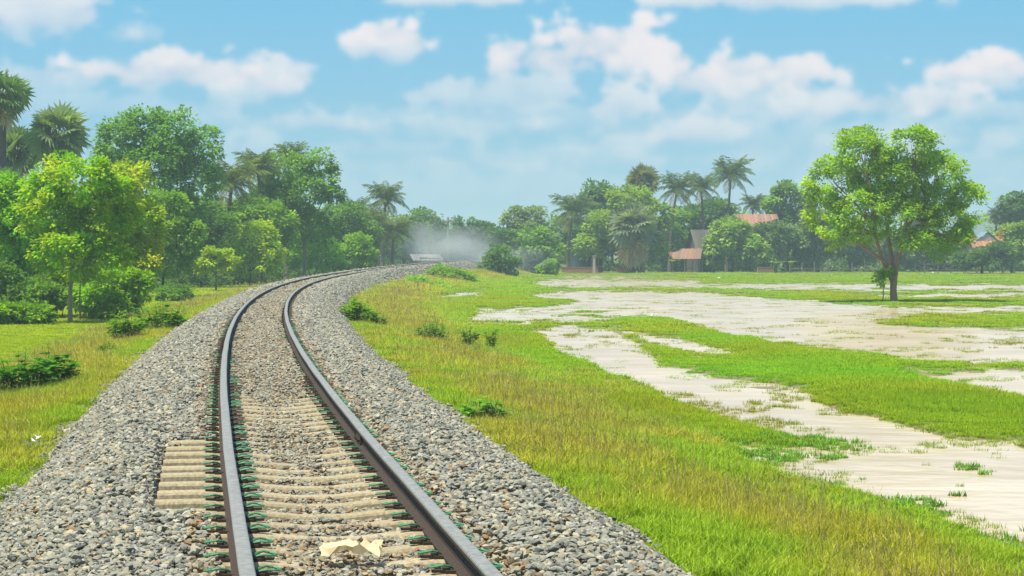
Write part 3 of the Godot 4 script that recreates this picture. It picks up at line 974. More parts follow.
	tree("bush", "low carpet of bright creeper beside the meadow at left edge", "creeper", Vector3(-17.46, 0.00, -88.00), [[Vector3(-0.36, 0.38, -0.12), Vector3(0.92, 0.32, 0.87)], [Vector3(0.63, 0.31, -0.14), Vector3(0.70, 0.28, 0.67)], [Vector3(-1.27, 0.41, 0.38), Vector3(0.92, 0.32, 0.87)]], bush.merged({"leaf": 0.18, "col": Color(0.07, 0.15, 0.012), "alt": BRIGHT}, true))
	tree("bush", "olive thicket of thin stems left of the pale trunk", "bush", Vector3(-17.69, 0.00, -97.00), [[Vector3(-0.16, 1.15, -0.16), Vector3(0.70, 0.70, 0.66)], [Vector3(0.38, 0.76, 0.23), Vector3(0.54, 0.54, 0.52)], [Vector3(-0.63, 0.53, -0.25), Vector3(0.62, 0.39, 0.59)]], bush.merged({"n": 2600, "col": Color(0.06, 0.12, 0.01), "alt": Color(0.12, 0.15, 0.012)}, true), b)
	tree("roadside_tree", "dark compact tree with short dark trunk beside the left bank", "tree", Vector3(-19.32, 0.00, -138.00), [[Vector3(0.17, 4.80, -0.58), Vector3(1.32, 1.32, 1.26)], [Vector3(-0.55, 3.36, 0.51), Vector3(1.32, 1.21, 1.26)], [Vector3(1.11, 3.36, -0.16), Vector3(1.21, 1.21, 1.15)], [Vector3(0.16, 2.15, -0.30), Vector3(1.55, 0.88, 1.47)]], {"leaf": 0.19, "n": 7000, "col": Color(0.075, 0.16, 0.02), "alt": Color(0.12, 0.20, 0.035), "clump": 0.4, "girth": 0.10, "bark": Color(0.06, 0.05, 0.04), "thin": 0.1}, g)
	tree("bush", "dark bush at the foot of the compact dark tree", "bush", Vector3(-17.34, 0.00, -126.00), [[Vector3(-0.16, 0.38, -0.32), Vector3(0.71, 0.35, 0.67)], [Vector3(0.70, 0.48, 0.19), Vector3(0.60, 0.30, 0.57)]], bush.merged({"n": 900, "col": DARK, "alt": MID}, true), b)
	tree("roadside_tree", "tall rounded tree with airy crown behind the compact dark tree", "tree", Vector3(-24.07, 0.00, -170.00), [[Vector3(-2.02, 10.04, 0.73), Vector3(2.04, 1.63, 1.94)], [Vector3(0.70, 10.72, -0.17), Vector3(2.18, 1.50, 2.07)], [Vector3(2.87, 9.63, -0.33), Vector3(1.36, 1.36, 1.29)], [Vector3(-0.53, 8.00, 1.12), Vector3(2.58, 1.63, 2.45)], [Vector3(2.32, 7.19, -0.76), Vector3(1.90, 1.63, 1.81)], [Vector3(-3.11, 8.82, 0.17), Vector3(1.09, 1.09, 1.03)], [Vector3(-1.20, 11.26, 0.21), Vector3(1.22, 0.82, 1.16)], [Vector3(1.36, 5.08, -0.83), Vector3(2.04, 1.50, 1.94)], [Vector3(0.49, 8.95, 0.76), Vector3(1.77, 1.36, 1.68)], [Vector3(1.37, 8.82, -0.31), Vector3(1.36, 1.22, 1.29)]], {"leaf": 0.26, "n": 12000, "col": Color(0.06, 0.14, 0.025), "alt": Color(0.10, 0.20, 0.03), "clump": 0.6, "girth": 0.22, "thin": 0.22}, g)
	tree("roadside_tree", "blue green dense tree between compact tree and yellow shrub", "tree", Vector3(-22.35, 0.00, -182.00), [[Vector3(-0.36, 4.52, -0.61), Vector3(1.89, 1.89, 1.80)], [Vector3(-1.24, 2.70, 0.05), Vector3(1.89, 1.60, 1.80)], [Vector3(1.24, 3.43, 0.42), Vector3(1.46, 1.75, 1.38)]], {"leaf": 0.26, "n": 4200, "col": DARK, "alt": MID, "clump": 0.6, "girth": 0.2}, g)
	tree("roadside_tree", "small round yellow green tree with visible trunk by the bank", "tree", Vector3(-18.71, 0.00, -158.00), [[Vector3(-0.00, 2.19, 0.30), Vector3(0.95, 0.57, 0.90)], [Vector3(-0.76, 1.63, -0.26), Vector3(0.57, 0.44, 0.54)], [Vector3(0.82, 1.69, 0.22), Vector3(0.63, 0.51, 0.60)]], {"leaf": 0.2, "n": 1900, "col": Color(0.13, 0.20, 0.012), "alt": Color(0.19, 0.25, 0.015), "clump": 0.35, "girth": 0.07, "bark": Color(0.3, 0.25, 0.18), "thin": 0.1}, g)
	tree("roadside_tree", "rounded yellow green shrub tree beside the left bank", "tree", Vector3(-18.02, 0.00, -172.00), [[Vector3(0.00, 3.39, -0.75), Vector3(1.72, 1.24, 1.63)], [Vector3(-1.10, 2.15, 0.46), Vector3(1.17, 1.03, 1.11)], [Vector3(1.24, 2.22, -0.16), Vector3(1.10, 1.10, 1.05)], [Vector3(0.14, 1.60, -0.30), Vector3(1.65, 0.55, 1.57)]], {"leaf": 0.22, "n": 4200, "col": Color(0.12, 0.21, 0.015), "alt": Color(0.22, 0.27, 0.02), "clump": 0.42, "girth": 0.1, "thin": 0.08}, g)
	tree("roadside_tree", "feathery green tree above the yellow green shrub tree", "tree", Vector3(-18.60, 0.00, -186.00), [[Vector3(-0.74, 5.53, -0.63), Vector3(1.49, 1.04, 1.41)], [Vector3(0.75, 4.78, 0.36), Vector3(1.64, 1.34, 1.55)], [Vector3(-1.63, 4.48, 0.12), Vector3(1.19, 1.04, 1.13)], [Vector3(1.34, 3.07, -0.44), Vector3(1.19, 1.49, 1.13)]], {"leaf": 0.24, "n": 4000, "col": MID, "alt": BRIGHT, "clump": 0.5, "girth": 0.14, "thin": 0.12}, g)
	tree("roadside_tree", "tall light green tree with thin branches open on its right", "tree", Vector3(-16.31, 0.00, -196.00), [[Vector3(-1.40, 8.81, 0.61), Vector3(2.04, 1.57, 1.94)], [Vector3(0.95, 9.44, -0.63), Vector3(1.41, 1.02, 1.34)], [Vector3(-0.31, 6.93, 0.84), Vector3(2.35, 1.72, 2.23)], [Vector3(-2.35, 6.30, -0.15), Vector3(1.88, 1.88, 1.79)], [Vector3(2.20, 8.18, -0.17), Vector3(0.71, 0.94, 0.67)], [Vector3(2.51, 6.77, 0.24), Vector3(0.55, 0.71, 0.52)], [Vector3(-0.31, 4.42, -1.07), Vector3(2.67, 1.57, 2.53)]], {"leaf": 0.27, "n": 8500, "col": Color(0.06, 0.14, 0.02), "alt": Color(0.11, 0.20, 0.025), "clump": 0.55, "girth": 0.18, "bark": Color(0.34, 0.3, 0.24), "thin": 0.22}, g)
	tree("bush", "bright green bush mass beside the line below the tall tree", "bush", Vector3(-16.40, 0.00, -205.00), [[Vector3(-0.98, 2.70, -0.61), Vector3(1.64, 1.23, 1.56)], [Vector3(1.07, 2.37, 0.18), Vector3(1.64, 1.15, 1.56)], [Vector3(-2.22, 1.72, 0.27), Vector3(1.23, 0.74, 1.17)], [Vector3(1.97, 1.55, -0.35), Vector3(0.82, 0.66, 0.78)]], bush.merged({"leaf": 0.24, "n": 3200, "col": Color(0.085, 0.2, 0.015), "alt": BRIGHT, "clump": 0.5}, true), b)
	tree("roadside_tree", "dark tree filling the gap before the coconut palms", "tree", Vector3(-14.82, 0.00, -226.00), [[Vector3(-0.27, 5.05, 0.69), Vector3(2.35, 1.99, 2.23)], [Vector3(1.27, 3.78, -0.73), Vector3(1.63, 1.63, 1.55)], [Vector3(-1.26, 3.78, 0.59), Vector3(1.63, 1.63, 1.55)], [Vector3(0.36, 2.34, -0.18), Vector3(1.99, 1.08, 1.89)]], {"leaf": 0.3, "n": 4200, "col": DARK, "alt": MID, "clump": 0.65, "girth": 0.2}, g)
	tree("bush", "leafy green bush beside the track before the fence", "bush", Vector3(-12.90, 0.00, -215.00), [[Vector3(-0.34, 2.70, -0.36), Vector3(1.20, 1.12, 1.14)], [Vector3(0.52, 2.01, -0.01), Vector3(0.69, 0.77, 0.65)]], bush.merged({"leaf": 0.24, "n": 1500, "col": MID, "alt": BRIGHT, "clump": 0.45}, true), b)
	tree("roadside_tree", "dark spreading tree behind the concrete pole at the bend", "tree", Vector3(-9.68, 0.00, -275.00), [[Vector3(-0.44, 5.56, 0.09), Vector3(1.76, 1.32, 1.67)], [Vector3(1.10, 4.24, -0.67), Vector3(1.98, 1.43, 1.88)], [Vector3(-1.76, 4.02, 0.69), Vector3(1.54, 1.65, 1.46)], [Vector3(0.00, 2.70, -0.85), Vector3(2.64, 1.10, 2.51)]], {"leaf": 0.36, "n": 3600, "col": DARK, "alt": MID, "clump": 0.8, "girth": 0.2}, g)

	palmyra("round crowned palmyra palm left of the tall rounded tree", Vector3(-29.03, 10.12, -160.00), 2.15, 10, Color(0.13, 0.18, 0.085))
	palmyra("palmyra palm with bare dark trunk at the picture's left edge", Vector3(-32.25, 9.21, -163.00), 1.75, 12, Color(0.12, 0.17, 0.075))
	palmyra("tallest palmyra palm in the upper left corner", Vector3(-32.20, 12.55, -158.00), 1.9, 8, Color(0.10, 0.16, 0.055))
	palmyra("short palmyra half hidden low at the left edge", Vector3(-30.46, 6.42, -150.00), 1.5, 6, Color(0.10, 0.15, 0.06))
	coconut("coconut palm rising right of the tall rounded tree", Vector3(-20.93, 7.63, -187.00), 2.3, 0.5, Color(0.12, 0.16, 0.045))
	coconut("coconut palm top above the feathery tree", Vector3(-19.50, 8.99, -192.00), 1.7, -0.4, Color(0.10, 0.14, 0.04))
	coconut("coconut palm top poking over the tall light green tree", Vector3(-17.93, 9.97, -202.00), 1.7, 0.3, Color(0.10, 0.14, 0.04))
	coconut("tall coconut palm standing over the bend in the line", Vector3(-12.70, 7.74, -252.00), 2.2, 0.4, Color(0.10, 0.14, 0.05))
	coconut("shorter coconut palm left of the tall one at the bend", Vector3(-13.77, 5.06, -246.00), 2.1, -0.5, Color(0.11, 0.15, 0.05))
	coconut("coconut palm half hidden behind the dark tree at the bend", Vector3(-15.97, 6.59, -256.00), 1.8, 0.3, Color(0.10, 0.14, 0.05))
	coconut("low coconut palm beside the fence at the bend", Vector3(-11.70, 4.48, -248.00), 1.8, 0.2, Color(0.10, 0.14, 0.05))

	# beyond the smoke and along the far side of the paddies
	g = "trees on the far side of the paddies"
	var far := {"leaf": 0.42, "n": 2600, "col": MID, "alt": Color(0.09, 0.16, 0.04), "clump": 0.85, "girth": 0.2, "thin": 0.08}
	var dark := far.merged({"col": DARK, "alt": Color(0.055, 0.11, 0.035)}, true)
	var grey := far.merged({"col": GREYED, "alt": Color(0.12, 0.17, 0.07)}, true)
	var light := far.merged({"col": Color(0.10, 0.17, 0.03), "alt": Color(0.16, 0.23, 0.04), "thin": 0.15}, true)
	tree("distant_tree", "round topped dark tree above the smoke", "tree", Vector3(-5.70, 0.00, -310.00), [[Vector3(0.00, 5.55, 0.53), Vector3(1.36, 1.12, 1.30)], [Vector3(-0.37, 3.69, -0.25), Vector3(1.86, 1.24, 1.77)]], dark, g)
	tree("distant_tree", "second round topped tree right of the smoke", "tree", Vector3(-3.15, 0.00, -315.00), [[Vector3(0.00, 4.84, -0.03), Vector3(1.13, 1.01, 1.08)], [Vector3(-0.25, 3.20, -0.47), Vector3(1.64, 1.13, 1.56)]], dark, g)
	tree("distant_tree", "low dark tree behind the smoke nearest the line", "tree", Vector3(-8.27, 0.00, -318.00), [[Vector3(-0.13, 3.46, 0.71), Vector3(2.04, 1.14, 1.93)], [Vector3(1.02, 2.45, -0.14), Vector3(2.04, 0.89, 1.93)]], dark, g)
	tree("distant_tree", "pale hazy tree with ragged top before the hill", "tree", Vector3(1.53, 0.00, -318.00), [[Vector3(-1.02, 6.01, 0.41), Vector3(1.53, 1.40, 1.45)], [Vector3(1.27, 6.26, -0.56), Vector3(1.27, 1.27, 1.21)], [Vector3(0.25, 3.97, 0.97), Vector3(2.54, 1.78, 2.42)]], grey, g)
	tree("distant_tree", "low dark tree between the hazy tree and the smoke", "tree", Vector3(-0.49, 0.00, -308.00), [[Vector3(-0.25, 3.19, -0.72), Vector3(1.97, 1.36, 1.87)], [Vector3(1.48, 2.21, 0.77), Vector3(1.72, 1.11, 1.64)]], dark, g)
	tree("distant_tree", "bushy green tree left of the blue roofed house", "tree", Vector3(3.11, 0.00, -268.00), [[Vector3(-0.32, 3.34, 0.44), Vector3(1.61, 1.39, 1.53)], [Vector3(0.96, 1.95, 0.06), Vector3(1.50, 1.18, 1.43)], [Vector3(-1.29, 1.84, -0.47), Vector3(1.39, 1.18, 1.32)]], far, g)
	tree("distant_bush", "dark bush at the end of the bank before the paddies", "bush", Vector3(-1.15, 0.00, -240.00), [[Vector3(-0.00, 1.74, -0.26), Vector3(1.25, 1.06, 1.19)], [Vector3(-0.96, 0.88, -0.11), Vector3(0.96, 0.77, 0.91)], [Vector3(1.06, 0.97, 0.33), Vector3(0.86, 0.77, 0.82)]], bush.merged({"leaf": 0.26, "n": 2000, "col": DARK, "alt": MID, "clump": 0.5}, true))
	tree("distant_bush", "small round bush at the paddy edge below the bushy tree", "bush", Vector3(3.98, 0.00, -262.00), [[Vector3(0.00, 0.81, -0.08), Vector3(0.84, 0.73, 0.80)], [Vector3(-0.73, 0.50, -0.12), Vector3(0.52, 0.42, 0.50)]], bush.merged({"leaf": 0.26, "n": 900, "col": MID, "alt": BRIGHT, "clump": 0.45}, true))
	tree("distant_tree", "dark tree rising behind the leftmost palm across the paddies", "tree", Vector3(10.47, 0.00, -308.00), [[Vector3(-0.00, 9.60, 0.08), Vector3(1.72, 1.36, 1.64)], [Vector3(-0.86, 7.13, 0.57), Vector3(2.09, 2.09, 1.99)], [Vector3(1.47, 8.36, -0.65), Vector3(1.48, 1.60, 1.40)], [Vector3(-2.71, 4.42, 0.75), Vector3(1.97, 1.72, 1.87)], [Vector3(-0.12, 3.93, -0.30), Vector3(2.46, 1.97, 2.34)]], dark.merged({"n": 4500}, true), g)
	tree("distant_tree", "broad light green feathery tree behind the skirted palmyra", "tree", Vector3(12.97, 0.00, -287.00), [[Vector3(0.57, 7.98, 0.24), Vector3(2.98, 1.84, 2.84)], [Vector3(-2.18, 5.22, -0.90), Vector3(2.53, 2.07, 2.40)], [Vector3(3.10, 6.14, 0.87), Vector3(1.95, 1.95, 1.85)], [Vector3(-4.02, 3.16, -0.45), Vector3(1.49, 1.38, 1.42)], [Vector3(1.95, 3.39, -0.00), Vector3(2.76, 1.72, 2.62)]], light.merged({"n": 6500, "thin": 0.2}, true), g)
	tree("distant_tree", "green tree between the skirted palmyra and the rusty shed", "tree", Vector3(19.09, 0.00, -306.00), [[Vector3(-0.49, 4.41, 0.91), Vector3(2.20, 2.20, 2.09)], [Vector3(1.22, 5.64, -0.73), Vector3(1.71, 1.71, 1.63)], [Vector3(0.00, 2.21, 0.42), Vector3(1.96, 1.47, 1.86)]], far, g)
	tree("distant_tree", "dark tree behind the rusty roofed shed", "tree", Vector3(23.81, 0.00, -310.00), [[Vector3(-1.49, 6.17, 0.28), Vector3(2.23, 1.98, 2.12)], [Vector3(1.36, 6.42, 0.49), Vector3(2.48, 2.48, 2.36)], [Vector3(-0.00, 3.44, -1.35), Vector3(3.22, 1.98, 3.06)]], dark.merged({"n": 4200}, true), g)
	tree("distant_tree", "rounded green tree right of the rusty shed", "tree", Vector3(25.34, 0.00, -288.00), [[Vector3(-0.00, 4.31, -0.01), Vector3(2.53, 1.73, 2.41)], [Vector3(-2.07, 2.58, -0.52), Vector3(1.73, 1.38, 1.64)], [Vector3(2.30, 2.70, 0.83), Vector3(1.84, 1.50, 1.75)], [Vector3(0.35, 1.78, -0.99), Vector3(2.76, 1.04, 2.63)]], light.merged({"n": 4800, "col": Color(0.08, 0.15, 0.03), "thin": 0.05}, true), g)
	tree("distant_tree", "tall tree with rounded top beside the orange roof", "tree", Vector3(33.78, 0.00, -306.00), [[Vector3(-0.13, 9.43, 0.40), Vector3(1.71, 1.22, 1.63)], [Vector3(-1.48, 7.84, -0.63), Vector3(1.47, 1.22, 1.40)], [Vector3(1.46, 8.08, 0.54), Vector3(1.35, 1.35, 1.28)], [Vector3(0.24, 5.88, -0.32), Vector3(1.96, 1.47, 1.86)]], far.merged({"n": 3800}, true), g)
	tree("distant_tree", "bluish dense tree below the orange roof", "tree", Vector3(31.04, 0.00, -294.00), [[Vector3(-0.47, 4.11, -0.03), Vector3(2.59, 1.76, 2.46)], [Vector3(1.65, 3.41, -0.62), Vector3(2.12, 1.88, 2.01)], [Vector3(-1.17, 1.99, 0.84), Vector3(1.88, 1.06, 1.79)]], grey.merged({"n": 4200, "col": Color(0.05, 0.10, 0.04)}, true), g)
	tree("distant_tree", "greyish tree left of the lone tree's crown", "tree", Vector3(36.23, 0.00, -296.00), [[Vector3(-0.72, 5.30, 0.79), Vector3(1.89, 1.89, 1.80)], [Vector3(0.95, 3.41, -0.46), Vector3(2.37, 1.89, 2.25)], [Vector3(-1.18, 1.99, -0.22), Vector3(1.66, 1.07, 1.57)]], grey.merged({"n": 4200}, true), g)
	tree("distant_tree", "greyish tree seen under the lone tree's left boughs", "tree", Vector3(40.56, 0.00, -300.00), [[Vector3(-0.48, 3.90, 1.06), Vector3(2.40, 1.68, 2.28)], [Vector3(0.96, 2.46, -0.92), Vector3(2.40, 1.32, 2.28)]], grey.merged({"n": 3400}, true), g)
	tree("distant_tree", "grey green tree directly behind the lone tree's trunk", "tree", Vector3(46.32, 0.00, -304.00), [[Vector3(-1.10, 3.19, 0.78), Vector3(2.43, 1.58, 2.31)], [Vector3(1.34, 2.46, -0.05), Vector3(2.19, 1.34, 2.08)]], grey.merged({"n": 3400}, true), g)
	tree("distant_tree", "green tree behind the lone tree's right boughs", "tree", Vector3(52.14, 0.00, -306.00), [[Vector3(-0.98, 3.19, 0.96), Vector3(2.20, 1.35, 2.09)], [Vector3(1.22, 2.70, -0.87), Vector3(2.20, 1.22, 2.09)]], far.merged({"n": 3000}, true), g)
	tree("distant_tree", "dark green tree before the orange and blue roofed house", "tree", Vector3(50.94, 0.00, -271.00), [[Vector3(0.22, 1.72, 0.61), Vector3(1.41, 0.76, 1.34)], [Vector3(-1.73, 1.40, -0.39), Vector3(0.98, 0.65, 0.93)], [Vector3(1.95, 2.16, 0.16), Vector3(1.08, 0.98, 1.03)]], dark.merged({"n": 2600, "leaf": 0.34}, true), g)
	tree("distant_tree", "light green tree at the right edge beside the house", "tree", Vector3(56.39, 0.00, -282.00), [[Vector3(0.22, 4.28, 0.26), Vector3(1.47, 1.24, 1.39)], [Vector3(0.00, 2.70, 0.23), Vector3(1.58, 1.13, 1.50)], [Vector3(1.58, 3.38, -0.71), Vector3(1.80, 1.80, 1.71)]], light.merged({"n": 3600, "leaf": 0.36}, true), g)
	tree("distant_tree", "tall dark tree top at the right edge", "tree", Vector3(61.44, 0.00, -306.00), [[Vector3(-0.14, 8.21, 0.48), Vector3(1.59, 1.10, 1.51)], [Vector3(0.97, 7.10, -0.66), Vector3(1.47, 1.35, 1.40)], [Vector3(-0.74, 6.13, 0.53), Vector3(1.47, 1.10, 1.40)]], dark.merged({"n": 2600}, true), g)
	coconut("leftmost coconut palm across the paddies left of the dark tree", Vector3(7.12, 7.14, -292.00), 2.7, 0.6, Color(0.10, 0.145, 0.05))
	coconut("coconut palm above the rusty shed with its trunk in view", Vector3(19.66, 9.85, -298.00), 2.5, 0.9, Color(0.10, 0.145, 0.05))
	coconut("middle of the three tall coconut palms above the shed", Vector3(22.82, 10.19, -302.00), 2.3, -0.4, Color(0.10, 0.145, 0.05))
	coconut("tallest coconut palm of the row across the paddies", Vector3(25.91, 11.46, -296.00), 2.8, 0.5, Color(0.10, 0.145, 0.05))
	coconut("small coconut palm left of the orange roof", Vector3(30.07, 8.31, -312.00), 1.6, 0.2, Color(0.09, 0.13, 0.05))
	coconut("small coconut palm above the orange roof", Vector3(31.89, 8.47, -314.00), 1.5, -0.2, Color(0.09, 0.13, 0.05))
	coconut("small coconut palm against the hill near the right edge", Vector3(59.15, 6.85, -305.00), 1.3, 0.2, Color(0.09, 0.13, 0.05))
	palmyra("palmyra palm with a thick skirt of dead fronds before the feathery tree", Vector3(13.86, 5.65, -284.00), 3.0, 46, Color(0.15, 0.18, 0.115), "palmyra palms among the trees", -0.8)
	palmyra("high palmyra palm with brownish fronds above the feathery tree", Vector3(15.59, 11.09, -300.00), 2.2, 10, Color(0.13, 0.14, 0.06))
	# deeper rows that close the view between the trunks
	rng.seed = 55
	var proto: Array = []
	for q in [[DARK, MID], [MID, GREYED], [GREYED, MID], [DARK, GREYED]]:
		var s := crown_shape([[Vector3(0, 4.2, 0), Vector3(2.6, 2.0, 2.6)], [Vector3(1.8, 2.6, 0.4), Vector3(2.0, 1.7, 2.0)], [Vector3(-1.9, 2.7, -0.3), Vector3(2.1, 1.8, 2.0)], [Vector3(0.2, 1.6, 0.8), Vector3(2.6, 1.5, 2.0)]], 0.46, 1700, q[0], q[1], 0.9, 0.05)
		var w := Shape.new()
		w.tube([Vector3.ZERO, Vector3(0, 2.0, 0), Vector3(0.1, 4.0, 0)], [0.2, 0.16, 0.08], 6, Color(0.15, 0.12, 0.09))
		proto.append([s.mesh(), w.mesh()])
	var spots := [
		[Vector3(-7.87, 0.00, -345.00), 0.9, "low wood tree behind the smoke under the round topped trees"], [Vector3(-11.48, 0.00, -330.00), 1.0, "wood tree behind the pole at the bend"], [Vector3(-14.04, 0.00, -300.00), 1.1, "wood tree behind the tall coconut palm at the bend"],
		[Vector3(-16.41, 0.00, -285.00), 1.15, "wood tree left of the bend behind the coconut palms"], [Vector3(-18.93, 0.00, -260.00), 1.2, "wood tree behind the tall light green tree"], [Vector3(-22.24, 0.00, -245.00), 1.3, "wood tree behind the yellow green shrub tree"],
		[Vector3(-25.57, 0.00, -235.00), 1.2, "wood tree behind the small round yellow tree"], [Vector3(-28.08, 0.00, -225.00), 1.2, "wood tree glimpsed beside the blue green dense tree"], [Vector3(-28.27, 0.00, -190.00), 1.05, "wood tree behind the olive brown slim tree"],
		[Vector3(-30.02, 0.00, -180.00), 1.05, "wood tree behind the pale trunked tree"], [Vector3(-32.69, 0.00, -175.00), 1.0, "wood tree under the round crowned palmyra"], [Vector3(-34.81, 0.00, -170.00), 0.95, "wood tree under the tallest palmyra"],
		[Vector3(-3.08, 0.00, -350.00), 0.8, "wood tree low behind the second round topped tree"], [Vector3(2.48, 0.00, -345.00), 0.95, "wood tree below the hill"], [Vector3(6.60, 0.00, -330.00), 1.0, "wood tree behind the leftmost palm across the paddies"],
		[Vector3(13.40, 0.00, -335.00), 1.2, "wood tree behind the blue roofed house"], [Vector3(18.87, 0.00, -330.00), 1.2, "wood tree behind the skirted palmyra"], [Vector3(23.64, 0.00, -332.00), 1.25, "wood tree behind the shed's thatch"],
		[Vector3(28.77, 0.00, -330.00), 1.25, "wood tree under the tallest coconut palm"], [Vector3(33.90, 0.00, -335.00), 1.0, "wood tree behind the orange roof"], [Vector3(38.91, 0.00, -332.00), 1.2, "wood tree behind the greyish tree"],
		[Vector3(44.62, 0.00, -335.00), 1.0, "wood tree left behind the lone tree"], [Vector3(49.23, 0.00, -330.00), 0.9, "wood tree low behind the lone tree's trunk"], [Vector3(55.34, 0.00, -335.00), 0.9, "wood tree beside the red trimmed roof"],
		[Vector3(59.39, 0.00, -330.00), 0.85, "wood tree left of the orange and blue house"], [Vector3(66.05, 0.00, -335.00), 1.0, "wood tree behind the house at the right edge"], [Vector3(69.28, 0.00, -325.00), 1.1, "wood tree beyond the right edge of the field"]]
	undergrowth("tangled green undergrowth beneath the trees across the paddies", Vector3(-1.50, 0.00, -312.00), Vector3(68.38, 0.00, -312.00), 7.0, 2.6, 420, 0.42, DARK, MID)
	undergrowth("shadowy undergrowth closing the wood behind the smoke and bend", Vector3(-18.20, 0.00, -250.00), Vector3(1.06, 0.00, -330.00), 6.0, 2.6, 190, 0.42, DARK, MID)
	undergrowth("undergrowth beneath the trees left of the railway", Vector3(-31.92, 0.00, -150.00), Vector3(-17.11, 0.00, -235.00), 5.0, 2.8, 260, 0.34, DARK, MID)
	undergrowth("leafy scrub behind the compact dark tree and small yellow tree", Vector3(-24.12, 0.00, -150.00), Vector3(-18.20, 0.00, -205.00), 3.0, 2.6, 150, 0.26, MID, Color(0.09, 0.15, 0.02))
	for k in spots.size():
		var t := thing("wood_tree", on_ground(spots[k][0]), spots[k][2], "tree", "trees in the deeper wood")
		t.rotation.y = rnd(0, TAU)
		t.scale = Vector3(1, rnd(0.9, 1.05), 1) * spots[k][1]
		part("crown", proto[k % 4][0], mats.leaf, t)
		part("trunk", proto[k % 4][1], mats.bark, t)

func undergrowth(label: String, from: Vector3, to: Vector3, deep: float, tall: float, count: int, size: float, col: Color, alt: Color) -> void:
	rng.seed = hash(label)
	var s := Shape.new()
	for k in count:
		var p := on_ground(from.lerp(to, rng.randf()) + Vector3(0, 0, rnd(-deep, deep)))
		var h := tall * (0.65 + 0.5 * wobble.get_noise_2d(p.x * 0.5, 3.0)) * rnd(0.5, 1.1)
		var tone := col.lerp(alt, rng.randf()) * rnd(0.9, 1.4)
		for q in 26:
			var d := ball()
			var at := p + Vector3(d.x * 0.9, h * (0.5 + 0.5 * d.y), d.z * 0.9)
			var along := (d + Vector3(rnd(-0.7, 0.7), rnd(-0.6, 0.5), rnd(-0.7, 0.7))).normalized()
			leaf(s, at, along, along.cross(Vector3(rnd(-0.6, 0.6), 1, rnd(-0.6, 0.6))).normalized(), size * rnd(0.7, 1.3), size * rnd(0.28, 0.45), tone * rnd(0.8, 1.2))
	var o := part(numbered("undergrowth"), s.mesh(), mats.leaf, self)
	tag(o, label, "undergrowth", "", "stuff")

func weed_plant(called: String, label: String, category: String, at: Vector3, wide: float, tall: float, count: int, size: float, col: Color, alt: Color, group := "") -> void:
	rng.seed = hash(label)
	var t := thing(called, on_ground(at, 0.01), label, category, group)
	var stems := Shape.new()
	var leaves := Shape.new()
	for k in count:
		var a := rnd(0, TAU)
		var r := sqrt(rng.randf()) * wide * 0.5
		var foot := Vector3(cos(a) * r * 0.5, 0, sin(a) * r * 0.5)
		var top := Vector3(cos(a) * r, tall * rnd(0.45, 1.0) * (1.0 - 0.35 * r / (wide * 0.5)), sin(a) * r)
		stems.tube([foot, foot.lerp(top, 0.6) + Vector3(0, tall * 0.08, 0), top], [0.006, 0.005, 0.003], 3, Color(0.12, 0.2, 0.04))
		for q in 7:
			var p := foot.lerp(top, rnd(0.35, 1.0))
			var b := rnd(0, TAU)
			var along := Vector3(cos(b), rnd(-0.3, 0.6), sin(b)).normalized()
			leaf(leaves, p, along, along.cross(Vector3.UP).normalized(), size * rnd(0.6, 1.2), size * rnd(0.26, 0.4), col.lerp(alt, rng.randf()) * rnd(1.2, 1.9))
	part("stems", stems.mesh(), mats.leaf, t)
	part("leaves", leaves.mesh(), mats.leaf, t)

